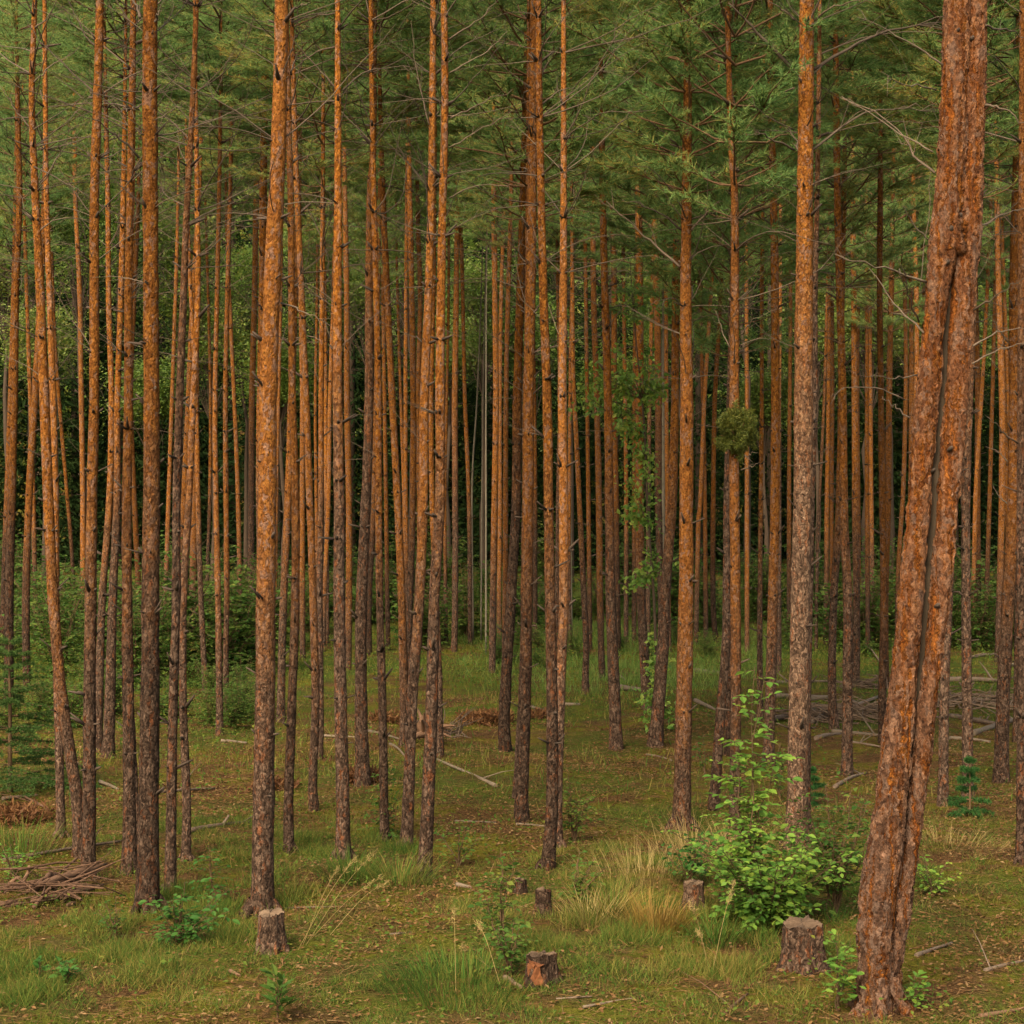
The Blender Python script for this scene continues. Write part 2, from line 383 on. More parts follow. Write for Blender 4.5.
# ------------------------------------------------------------------ pine crowns (a few meshes shared by all pines)
NEEDLE = ([(-.0055, 0, 0), (.0055, 0, 0), (0, 1, 0)], [(0, 1, 2)])
def make_crown(seed, L, rad, droop, dense=1.):
    rg = np.random.default_rng(seed)
    G = Geo(); tp = []; td = []
    z = 0.; a0 = rg.uniform(0, 6)
    while z < L:
        u = z/L
        prof = (.55+.45*min(1, u/.25))*(1-max(0, u-.25)/.78)**.75
        nb = rg.integers(4, 7)
        for k in range(nb):
            a = a0+2*PI*k/nb+rg.normal()*.3
            ln = rad*prof*rg.uniform(.65, 1.15)+.15
            el = (.1+.7*u)*rg.uniform(.5, 1.4)+.12
            P = [Vector((0, 0, z))]
            n = 6
            for i in range(n):
                e = el+.25*math.sin(i/n*3)-.5*droop*(i/n)**2+rg.normal()*.1
                a += rg.normal()*.10
                P.append(P[-1]+Vector((math.cos(a)*math.cos(e), math.sin(a)*math.cos(e), math.sin(e)))*(ln/n))
            G.tube(P, [.013*(ln/rad)*(1-i/(n+.6))+.003 for i in range(n+1)], 4, 1, False)
            # twigs
            nt_ = int(max(4, ln*10.5*dense))
            for t in range(nt_):
                s = rg.uniform(.25, 1.)**.8
                j = min(int(s*n), n-1); fr = s*n-j
                p = P[j].lerp(P[j+1], fr); dr = (P[j+1]-P[j]).normalized()
                side = 1 if t % 2 else -1
                lat = Vector((-dr.y, dr.x, 0)).normalized()*side
                td_ = (dr*.8+lat*rg.uniform(.3, 1.1)+Vector((0, 0, rg.uniform(-.2, .5)))).normalized()
                tl = rg.uniform(.15, .42)*(1.15-s*.5)*min(1, ln)
                if t == 0: p = P[-1]; td_ = dr; tl = .18
                q = p+td_*tl
                G.tube([p, q], [.006, .003], 3, 1, False)
                m = 2 if tl < .25 else 3
                for w in range(m):
                    c = p.lerp(q, (w+1)/m)
                    tp.append(c); td.append(td_)
        z += rg.uniform(.32, .5)*(1-.35*u); a0 += 1.1
    tp = np.array([tuple(p) for p in tp]); td = np.array([tuple(p) for p in td])
    NN = 19
    pos = np.repeat(tp, NN, 0); dr = np.repeat(td, NN, 0)
    pos = pos-dr*RNG.uniform(0, .09, (len(pos), 1))
    d = jit(dr*.75, .55)
    Rm = frames(d); ln = RNG.uniform(.075, .14, len(pos))
    Rm = Rm*np.stack([np.ones_like(ln), ln, np.ones_like(ln)], -1)[:, None, :]
    G.scatter(NEEDLE[0], NEEDLE[1], Rm, pos, 0)
    return G.mesh('pine_crown', [M_NEEDLE, M_LIVE])
CROWNS = [make_crown(100+i, 7., [1.5, 1.75, 1.35, 1.6, 1.9, 1.45][i], [.5, .7, .35, .8, .6, .45][i]) for i in range(6)]
SPARSE = [make_crown(150+i, 7., 1.2, .5, .38) for i in range(3)]      # thin crowns of the lit front rank

# ------------------------------------------------------------------ dead branches (shared meshes, unit metres)
def make_dead(seed, mat, ln=1.5):
    rg = np.random.default_rng(seed); G = Geo()
    def grow(p, a, e, L, r, depth):
        n = 7; P = [p]; kink = rg.normal()*.07
        for i in range(n):
            a += kink+rg.normal()*.08; e += rg.normal()*.08-.05
            P.append(P[-1]+Vector((math.cos(e)*math.cos(a), math.cos(e)*math.sin(a), math.sin(e)))*(L/n))
        G.tube(P, [r*(1-.8*i/n) for i in range(n+1)], 5 if depth == 0 else 3, 0, False)
        if depth < 2:
            for j in range(rg.integers(2, 6) if depth == 0 else rg.integers(0, 3)):
                s = rg.uniform(.3, .95); k = min(int(s*n), n-1)
                grow(P[k], a+rg.choice([-1, 1])*rg.uniform(.4, 1.), e+rg.normal()*.3, L*rg.uniform(.15, .42), r*.45*(1-.5*s), depth+1)
    grow(Vector((0, 0, 0)), 0., 0., ln, .0078, 0)
    return G.mesh('dead_branch', mat)
DEAD = [make_dead(300+i, M_TWIG if i % 5 else M_TWIG_PALE) for i in range(16)]

# ------------------------------------------------------------------ the pines: foot to top, in picture coordinates of the trunk axis
# (points foot->top, (width at foot, at row 400, at row 0), crown start row or None, bark kind)
T = [
 ('t1', '9,708 10,600 16,400 18,300 22,200 21,130', (10, 7, 5), 120, 0),
 ('t2', '3,668 4,600 11,400 14,300', (7, 6, 4), 220, 0),
 ('t3', '27,686 26,600 29,500 35,400 39,330 43,240', (8, 7, 5), 190, 0),
 ('t4', '79,857 77,800 62,700 53,600 48,500 44,400 40,300 35,200 31,100 34,0', (12, 10, 5), -60, 1),
 ('t5', '61,837 58,730 54,600 53,500 50,400 46,300 42,200 40,90', (9, 7, 4), 60, 0),
 ('t6', '76,640 72,560 67,500 58,400 53,330 50,260', (4, 3.6, 3), 230, 1),
 ('t7', '83,652 83,600 82,500 80,400 78,300 73,200 72,150', (6, 5, 4), 170, 1),
 ('t8', '88,878 90,800 91,700 93,600 95,500 98,400 99,300 100,200 104,100 107,0', (14, 10, 8), -70, 0),
 ('t9', '98,752 99,700 102,600 109,500 111,400 108,300 107,200 105,120', (9, 6, 4), 90, 0),
 ('t10', '108,758 110,700 112,600 116,500 116,400 119,300 121,200', (12, 6, 5), 150, 0),
 ('t11', '129,874 129,800 127,700 125,600 124,500 125,400 124,300 125,200 126,100 127,0', (14, 9, 6), -50, 0),
 ('t12', '142,640 138,580 134,500 130,400 133,300 136,230', (6, 5, 4), 200, 1),
 ('t13', '136,848 134,780 130,680 128,600 128,500 131,400 134,280', (9, 5, 4), 160, 0),
 ('t14', '147,910 148,800 149,700 149,600 149.5,500 149,400 148,300 147,200 146,100 146,0', (22, 16, 14.5), -90, 0),
 ('t15', '170,891 171,800 172.5,700 175,600 175,500 177.5,400 181,300 184.5,200 189.5,100 193,0', (11, 8, 5), -50, 2),
 ('t16', '178,658 179,600 183,500 187,400 191,300 196,200 198,140', (7, 5.5, 4), 130, 1),
 ('t17', '186,860 187,800 184,700 185,600 191,500 196,400 201,300 201,200 200,100 200,40', (9, 6.5, 3.5), 30, 0),
 ('t18', '192,638 193,600 195,500 197,420 198,300', (8, 6, 4), 230, 0),
 ('t19', '206,694 205.5,690 201,600 198,500 196,400 190,280', (6, 4.5, 3), 200, 0),
 ('t20', '207,628 208,560 210,500 211,400 209,300 207,230', (4, 3, 2.5), 200, 0),
 ('t21', '219.5,735 219.5,700 218,600 216,500 215,400 217,300 219,200 220,140', (7, 5, 3.5), 130, 0),
 ('t22', '226,713 226,650 227,600 226.5,500 226,400 228,300 231,200 232,150', (6, 5, 3.5), 140, 0),
 ('t23', '252,620 251,590 252,500 253,400 256,300 258,200 260,100', (7, 6, 5), 110, 2),
 ('t24', '264,720 262,500 263,400 265,300 266,200 268,100 270,0', (11, 9, 6.5), -50, 0),
 ('t25', '262,913 264,800 266,700 267,600 269,500 270,400 274,300 279,200 283,100 285,0', (22, 18, 13), -90, 0),
 ('t26', '281,722 281,690 283,600 287,500 290,400 293,300 296,200', (8, 7, 5), 160, 0),
 ('t27', '289,851 288.5,800 292,700 295,600 295,500 292,400 291,300 290,200 288,130', (10, 7.5, 5), 100, 0),
 ('t28', '302.5,658 302,500 302,400 300,300 299,240', (6, 5, 4), 220, 1),
 ('t29', '314,811 313,780 316,700 314,600 311,500 308,400 304,300 300,200 298,140', (9, 6.5, 5), 150, 0),
 ('t30', '318,642 316,500 315,400 316.5,300 317,240', (4, 3, 2.5), 220, 1),
 ('t31', '320,760 321,700 320,600 321,500 321.5,400 322.5,300 323,240', (6, 5.5, 4.5), 200, 0),
 ('t32', '323,652 324,600 328,500 329,400 332,300 333,250', (5, 4, 3), 230, 1),
 ('t33', '343,859 343,800 341,700 340,600 340,500 339,400 339,300 340,200 340,100 340,0', (14, 10, 5), -50, 0),
 ('t34', '348,670 349,600 349,500 347,400 347,300 346,250', (7, 6, 5), 200, 1),
 ('t35', '363,786 361,700 361.5,600 366,500 369,400 369,300 370,200 373,150 374,60', (14, 9, 5), 60, 2),
 ('t36', '385,841 384,800 382.5,700 380,600 379,500 379,400 377,300 375,220', (9, 6.5, 5), 180, 1),
 ('t37', '369,655 369,600 374,500 376,400 378,300', (6, 5, 4), 230, 0),
 ('t38', '404,745 404,700 402,600 398,500 393,400 388.5,300 385,220', (9, 7, 5), 190, 1),
 ('t39', '407,642 405,600 404,500 401,400 398,300', (4, 3, 2.5), 230, 1),
 ('t40', '409,662 407,600 406,500 406,400 406.5,300 407,250', (5, 4, 3), 220, 1),
 ('t41', '407,692 410,600 413,500 413.5,400 412,300 410,200', (7, 6, 5), 180, 0),
 ('t42', '406,849 409,780 412,700 419,600 423,500 424,400 428,300 431,200 432,100 433,0', (12, 9, 6), -40, 0),
 ('t43', '420,652 419,500 418,400 420,300 418,230', (5, 5, 4), 200, 1),
 ('t44', '440,757 439,680 436,600 432,500 431,400 433,300', (7, 5, 4), 200, 1),
 ('t45', '424,880 428,800 432,700 434,600 440,500 440,400 441,300 443,200 445,100 444,0', (14, 9.5, 6.5), -60, 0),
 ('t46', '446,642 445,500 447,400 449,300 449,200', (4, 3, 2.5), 190, 1),
 ('t47', '454,652 455,600 455,500 454.5,400 456,300 457,200 459,120', (6.5, 6, 4.5), 130, 2),
 ('t48', '470,644 470,600 469,500 465,400 463,300 461,220', (5, 4, 3.5), 200, 0),
 ('t49', '492,673 493,600 494.5,500 496,400 495,300 494,200', (7, 6, 5), 190, 0),
 ('t50', '500,657 499,600 500,500 500,400 501,300 504,200', (5, 4, 3.5), 210, 1),
 ('t51', '504,692 505,600 506,400 508,300 510,240', (6, 5, 4), 230, 0),
 ('t52', '505,751 504,720 507,660 511,600 516,500 517,400 520,300 523,200', (12, 9, 6.5), 190, 0),
 ('t53', '522,822 522,790 525,700 526.5,600 528,500 528.5,400 530.5,300 532,210', (13, 11, 9), 200, 0),
 ('t54', '516,798 519,740 522,680 525,560 526,400 527,280', (7, 5, 4), 230, 2),
 ('t55', '548,868 552,800 552,700 550,600 548.5,500 547,400 543.5,300 541,200 539,100 538,0', (13, 9, 6), -50, 1),
 ('t56', '557,847 557,800 560,700 564,600 563.5,500 562.5,400 563.5,300 564,200 564,80', (11, 9, 4.5), 70, 0),
 ('t57', '556,647 557,600 558,500 560,400 558,300', (5, 4, 3), 230, 2),
 ('t58', '570,652 569,560 570,400 571,330 573,220', (4, 3.5, 3), 210, 1),
 ('t59', '585,695 586,640 584,600 580,520 576,440 573,380 572,300', (7, 4.5, 3.5), 240, 0),
 ('t60', '602,680 600,600 599,500 597,400 594,300 593,190', (7, 6, 5), 190, 0),
 ('t61', '616,749 614.5,700 610.5,600 609,500 607.5,400 604.5,300 602,190', (12.5, 8, 6), 180, 0),
 ('t62', '618,652 615.5,500 613.5,400 613.5,300 612,210', (6, 6, 4.5), 200, 0),
 ('t63', '647,710 646,690 641,600 639,500 639,400 639,300 638,240', (10, 8, 6), 220, 0),
 ('t64', '634,644 634,500 634,400 635,300', (5, 4, 3), 230, 0),
 ('t65', '648,652 648,500 649,400 651,300', (5, 4, 3), 240, 2),
 ('t66', '661,658 661,600 658,500 658,400 656,300 654,220', (7, 7, 5), 220, 2),
 ('t67', '655,746 659,700 663,650 665,600 669,550 673,500 676,400 677,300 679,220', (14, 8, 6), 200, 0),
 ('t68', '681,829 682,800 684,700 686,600 686.5,500 687,400 686,300 687,200 688,100 688,0', (18, 13, 7), 195, 1),
 ('t69', '696,644 698,530 700,500 704,400 710,300 713,250', (5, 4, 3), 240, 0),
 ('t70', '716,644 713,600 713,500 714.5,400 720,300 721,240', (5.5, 4.5, 4), 240, 1),
 ('t71', '734,839 735,800 736,700 736,600 735,500 735,400 736,300 736,200 733,150 731,90', (11, 10, 5), 215, 0),
 ('t72', '714,809 718,750 722,700 726,650 727.5,600 728,500 731,400 734,300', (11, 6, 4), 240, 2),
 ('t73', '727,756 729,680 731,600 733,500 733,400', (6, 4, 3), 240, 0),
 ('t74', '760,720 760,600 761,500 762,400 762,300 763,230', (6, 4, 3.5), 230, 0),
 ('t75', '768,765 770,700 772,600 774,500 774,400 773,300 771,200 768,100 767,0', (11, 9, 5.5), -40, 1),
 ('t76', '779,672 779,500 779,400 780,300', (5, 4.5, 3), 220, 2),
 ('t77', '795,848 797,800 798,700 799,600 801,500 801,400 801,300 801.5,200 802,100 802,0', (21, 18.5, 14), -90, 3),
 ('t78', '806,830 807,700 809,600 811,500 814,400 814,300 816,200', (9, 6, 4.5), 170, 2),
 ('t79', '816,652 817,560 819,500 823.5,400 826,300', (3.6, 3, 2.5), 250, 2),
 ('t80', '826,647 826,600 826,500 827,400 827,300', (5.5, 4, 3), 230, 1),
 ('t81', '832,642 832,500 833,400 833,300', (4.5, 4, 3), 240, 1),
 ('t82', '847,776 847,700 847,600 843,520 841,400 838,300 835,200 834,140', (11, 8, 6), 140, 0),
 ('t83', '834,730 832,680 834,600 838,540 841,450 843,300 845,220', (9, 6, 5), 210, 0),
 ('t84', '856,687 856,600 854,500 852.5,400 851,300 850,240', (8, 6, 5), 230, 0),
 ('t85', '859,642 858.5,500 858,400 859,300 860,220', (5, 4, 3.5), 220, 1),
 ('t86', '883,744 882,700 883,600 881,500 879,400 877,300 877,220', (8.5, 6, 5), 200, 0),
 ('t87', '886,692 885,600 888,500 889,400 891,300 892,250', (7, 6, 4.5), 250, 1),
 ('t88', '897,655 899,570 905,480 908,380 908,300 906,230', (5, 4.5, 3.5), 220, 0),
 ('t89', '908,650 911,500 912,400 912,300 911,230', (5, 5, 4), 220, 1),
 ('t90', '912,658 916,450 918,350 918,300 916,230', (6, 5, 4), 230, 0),
 ('t91', '968,801 967,700 966,600 966,500 969,400 973,300', (11, 8, 5), 200, 2),
 ('t92', '943,806 945,700 949,620 955,500 962,400 970,250', (10, 8, 6), 150, 2),
 ('t93', '978,642 978,500 979,400 977,300 976,240', (6.5, 6, 4), 230, 0),
 ('t94', '973,646 975,500 982,380 986,300 989,230', (4.5, 4, 3), 240, 1),
 ('t95', '998,662 999,600 1000.5,500 1000,400 996,300 994,230', (7, 6, 4.5), 230, 0),
 ('t96', '1001,782 1003,700 1008,600 1013,500 1014,400 1014,300 1016,200', (14, 11, 8), 170, 0),
 ('t97', '1016,742 1017,600 1019,500 1021,400', (6, 4.5, 3), 230, 0),
 ('t98', '1022,863 1022,800 1023,700 1023,500 1025,300', (11, 8, 6), 60, 2),
 ('f0', '241,642 238,480 232,330 229,250', (5, 4, 3.2), 225, 0),
 ('f1', '274,649 276,480 279,330 280,250', (5, 4, 3.2), 230, 1),
 ('f2', '327,643 326,480 325,330 324,250', (5, 4, 3.2), 235, 0),
 ('f3', '388,650 386,480 384,330 383,250', (5, 4, 3.2), 240, 1),
 ('f4', '535,644 535,480 533,330 532,250', (5, 4, 3.2), 245, 0),
 ('f5', '590,651 588,480 586,330 585,250', (5, 4, 3.2), 250, 1),
 ('f6', '626,645 626,480 624,330 623,250', (5, 4, 3.2), 225, 0),
 ('f7', '669,652 667,480 666,330 666,250', (5, 4, 3.2), 230, 1),
 ('f8', '706,646 705,480 702,330 700,250', (5, 4, 3.2), 235, 0),
 ('f9', '747,653 746,480 745,330 744,250', (5, 4, 3.2), 240, 1),
 ('f10', '789,647 789,480 790,330 790,250', (5, 4, 3.2), 245, 0),
 ('f11', '868,654 866,480 865,330 864,250', (5, 4, 3.2), 250, 1),
 ('f12', '873,648 870,480 868,330 867,250', (5, 4, 3.2), 225, 0),
 ('f13', '925,642 925,480 922,330 920,250', (5, 4, 3.2), 230, 1),
 ('f14', '985,649 990,480 994,330 996,250', (5, 4, 3.2), 235, 0),
 ('f15', '1009,643 1008,480 1005,330 1004,250', (5, 4, 3.2), 240, 1),
 ('f16', '1020,650 1012,480 1006,330 1003,250', (5, 4, 3.2), 245, 0),
 ('f17', '36,644 34,480 30,330 28,250', (5, 4, 3.2), 250, 1),
 ('f18', '164,651 168,480 172,330 174,250', (5, 4, 3.2), 225, 0),
]
# branches of the nearer pines: rows of picture points, root to tip, and width at the root
BR = {
 't77': [('809,72 840,54 875,35 910,26 944,22', 4, 0), ('795,72 770,46 757,33 742,16 728,2', 4.2, 0), ('810,152 835,133 865,112 900,109 938,112', 3, 1), ('794,150 772,139 755,132', 2.6, 1),
         ('794,88 772,98', 2, 0), ('810,24 825,12 845,3 862,0', 2.4, 0), ('795,20 782,8 768,0', 2.4, 1), ('801,158 796,143 789,127', 3, 0), ('794,130 770,118 745,100', 1.6, 0), ('796,236 780,225', 2, 0)],
 't68': [('680,267 655,245 632,225 607,200', 2.8, 0), ('681,230 665,217 640,204 622,200', 2.4, 0), ('691,230 707,212 720,200', 2.2, 0), ('680,158 664,149 650,140 627,130 582,117', 3, 0), ('678,146 661,130 645,118', 2, 0), ('690,300 694,285', 2, 0), ('691,381 694,365', 2, 0)],
 't14': [('139,158 125,142 110,132 97,122 75,110', 2.5, 0), ('155,22 160,10', 3, 0), ('140,18 137,5 131,0', 3, 0), ('139,107 120,113', 1.6, 1), ('155,120 175,110 187,100', 1.4, 1), ('139,110 125,102 100,95 92,93', 1.8, 1), ('155,388 158,380', 2.5, 1)],
 't8': [('101,50 88,38 75,15 69,0', 2.2, 0), ('100,97 78,77 55,55 37,36 28,25', 2, 0), ('103,18 90,8 72,0', 1.6, 1), ('110,33 130,28 139,27', 1.3, 0)],
 't4': [('35,28 50,15 70,9', 1.8, 1), ('34,82 50,67 80,47', 1.8, 1), ('33,130 58,114 88,96', 1.4, 1), ('31,128 15,110 0,85', 1.6, 0), ('32,165 15,145 0,122', 1.6, 0), ('33,166 60,180 90,198 118,215', 1.6, 0), ('38,188 55,160 72,128', 1.3, 1), ('37,233 55,220 75,218 95,228', 1.6, 1)],
 't33': [('338,90 325,76 308,57 292,40', 2, 0), ('337,46 312,55 291,72', 2, 0), ('343,90 365,73 390,67 425,67', 2, 0), ('340,12 312,17 291,23', 1.8, 0), ('336,145 318,132 296,112', 1.6, 0), ('336,200 318,182 300,158', 1.5, 0), ('337,300 330,278 326,250', 1.8, 0)],
 't45': [('448,40 475,22 498,0', 2, 0), ('449,73 482,55 508,32', 1.7, 1), ('449,106 480,72 506,40', 1.6, 0), ('450,118 478,105 512,90', 1.6, 0), ('449,148 478,132 512,110', 1.6, 1), ('441,40 432,25 423,0', 1.8, 0), ('449,198 475,186 512,185', 1.5, 1)],
 't42': [('429,125 418,80 412,20', 1.6, 0), ('429,190 415,150 400,120', 1.4, 0), ('428,188 405,160 375,130', 1.3, 0)],
 't55': [('541,105 556,92 576,86', 2, 0), ('538,138 526,122 514,110', 1.6, 0), ('542,182 562,172 580,170', 1.3, 1), ('538,76 526,66', 1.3, 0)],
 't25': [('291,72 296,60 312,52', 2, 0), ('291,22 318,14 345,10', 2, 0), ('280,105 268,90 254,78', 1.6, 0), ('281,303 305,312 330,326', 2, 1), ('263,310 256,300', 2.6, 0), ('266,385 263,374', 2.6, 0), ('291,10 312,2', 2, 0)],
 't53': [], 't71': [('730,348 722,330 716,310', 1.4, 1), ('741,335 752,322 775,310', 1.4, 1), ('741,345 760,338 772,340', 1.2, 1), ('741,458 755,453', 1.6, 1), ('741,470 757,463', 1.6, 1)],
 't96': [('1008,342 995,325 988,310', 1.6, 1), ('1010,440 1000,428 988,418', 1.8, 1), ('1008,462 998,452 985,446', 1.6, 1), ('1009,505 1000,498 993,487', 1.8, 1)],
}
CROWN_TOP = {}
def wid(w, yb, y):
    ks = [(0, w[2]), (400, w[1]), (yb, w[0])]
    if y <= 0: return w[2]
    if y <= 400: return w[2]+(w[1]-w[2])*y/400
    return w[1]+(w[0]-w[1])*((y-400)/(yb-400))**1.25

ORD = ['first', 'second', 'third', 'fourth', 'fifth', 'sixth', 'seventh', 'eighth', 'ninth', 'tenth', 'eleventh', 'twelfth', 'thirteenth', 'fourteenth',
       'fifteenth', 'sixteenth', 'seventeenth', 'eighteenth', 'nineteenth', 'twentieth', 'twenty-first', 'twenty-second', 'twenty-third', 'twenty-fourth',
       'twenty-fifth', 'twenty-sixth', 'twenty-seventh', 'twenty-eighth', 'twenty-ninth', 'thirtieth', 'thirty-first', 'thirty-second', 'thirty-third', 'thirty-fourth',
       'thirty-fifth', 'thirty-sixth', 'thirty-seventh', 'thirty-eighth', 'thirty-ninth', 'fortieth', 'forty-first', 'forty-second', 'forty-third', 'forty-fourth', 'forty-fifth',
       'forty-sixth', 'forty-seventh', 'forty-eighth', 'forty-ninth', 'fiftieth']
HAND = {
 't4': 'tall orange pine whose lower trunk swerves right, foot left of the dark reddish pine',
 't8': 'reddish straight pine whose foot stands just behind the rotten log at the left',
 't11': 'slim brown pine close left of the stout orange pine above the dark beech bush',
 't14': 'stout orange pine rising straight from behind the dark beech bush',
 't15': 'slim greyish pine leaning right, directly behind the small beech sapling',
 't25': 'stout rust-orange pine leaning right, standing behind the pale-topped stump',
 't33': 'straight slim pine halfway between the stump-side stout pine and the sinuous dark-footed pine',
 't35': 'grey-barked pine with a thick brushy foot beside a fallen pale branch',
 't36': 'slim orange pine with green leafy shoots growing at its foot',
 't42': 'sinuous pine swaying right, foot close left of the nearest central dark-footed pine',
 't45': 'dark-footed sinuous pine standing nearest in the centre left, orange above',
 't55': 'bright orange slender pine whose foot forks off beside a twin behind two small stumps',
 't56': 'dull brown pine hugging the right side of the bright orange slender one',
 't53': 'straight brown pine with thick flaky trunk in front of the open mossy clearing, left side',
 't61': 'brown pine tapering to a broad foot alone in the mossy clearing',
 't67': 'curving pine with a broad swept foot in the mossy clearing, leaning behind its stout neighbour',
 't68': 'stout bright orange pine with green needles across its upper trunk beside the clearing',
 't71': 'brown pine carrying a round needle ball halfway up its trunk',
 't72': 'dark leaning pine with bent foot just left of the pine with the needle ball',
 't75': 'slim orange pine rising behind the tall leafy sapling, left of the thick pale-orange pine',
 't77': 'thick straight pale-orange pine behind the leafy bush, long bare branches at its top',
 't96': 'reddish pine at the right beyond the twin-stemmed pine with short bare side branches',
 't98': 'grey-brown pine cut by the right edge of the picture, nearest there',
 't91': 'grey slim pine above the blue-green conifer seedling at the right',
 't92': 'pale brown pine half hidden behind the leaning twin-stemmed pine',
 't52': 'dark brown pine with swept foot at the left rim of the clearing by brown bracken',
 't82': 'dark brown pine with a stick lying on the moss at its foot',
 't86': 'slim brown pine just left of the leaning twin-stemmed pine among the pale logs',
 't24': 'slim pine tucked behind the left side of the stout rust-orange pine',
 't1': 'orange pine at the left edge rising behind the low spruce',
}
def pine_labels():
    info = []
    for nm, ps, w, cy, bk in T:
        P = [tuple(map(float, q.split(','))) for q in ps.split()]
        info.append((nm, P, w, bk))
    rows = {}
    for nm, P, w, bk in info:
        if nm in HAND: continue
        y = P[0][1]
        row = 'nearer' if y > 780 else 'middle' if y > 690 else 'far' if y > 653 else 'farthest'
        rows.setdefault(row, []).append((P[0][0], nm, P, w, bk))
    out = dict(HAND)
    for row, L in rows.items():
        L.sort()
        for i, (x, nm, P, w, bk) in enumerate(L):
            top = P[-1]; lean = (top[0]-P[0][0])/max(1, P[0][1]-top[1])
            how = 'leaning left' if lean < -.035 else 'leaning right' if lean > .035 else 'upright'
            colr = ['rust-brown', 'bright orange', 'greyish', 'pale'][bk]
            thick = 'thread-thin' if w[1] < 4 else 'slender' if w[1] < 6.5 else 'sturdy'
            out[nm] = f'{thick} {colr} pine {how}, {ORD[i]} from left among the {row} plain trunks'
    return out
LABEL = pine_labels()
CAMP = Vector((0, 0, HC))
def px_branch(root, base_d, s, wpx, pale, base, seed):
    rg = random.Random(seed)
    P = [tuple(map(float, q.split(','))) for q in s.split()]
    slant = rg.uniform(-.5, .5)
    n = len(P); W = []
    for i, (x, y) in enumerate(P):
        W.append(at_depth(x, y, base_d+slant*i/max(1, n-1))-base)
    C = catmull(W, 10)
    C = [c+Vector((rg.gauss(0, 1), rg.gauss(0, 1), rg.gauss(0, 1)))*.0025*min(i, 3) for i, c in enumerate(C)]
    r0 = wpx/2*base_d/F
    G = Geo(); G.tube(C, [r0*1.0*(1-.75*i/10) for i in range(11)], 7, 0, True, .2, 30)
    Lb = (C[-1]-C[0]).length
    if Lb > .35:
        for k in range(int(2+Lb*3)):
            j = rg.randint(3, 9); p = C[j]; dr = (C[min(10, j+1)]-C[j-1]).normalized()
            q = (dr+Vector((rg.uniform(-1, 1), rg.uniform(-1, 1), rg.uniform(-1, 1)))*.7).normalized()
            ln = rg.uniform(.1, .4)*Lb*.7
            G.tube([p, p+q*ln*.5+Vector((0, 0, rg.gauss(0, .02))), p+q*ln], [r0*.4, r0*.28, r0*.12], 4, 0, False)
    return G.build('branch', M_TWIG_PALE if pale else M_TWIG, root)

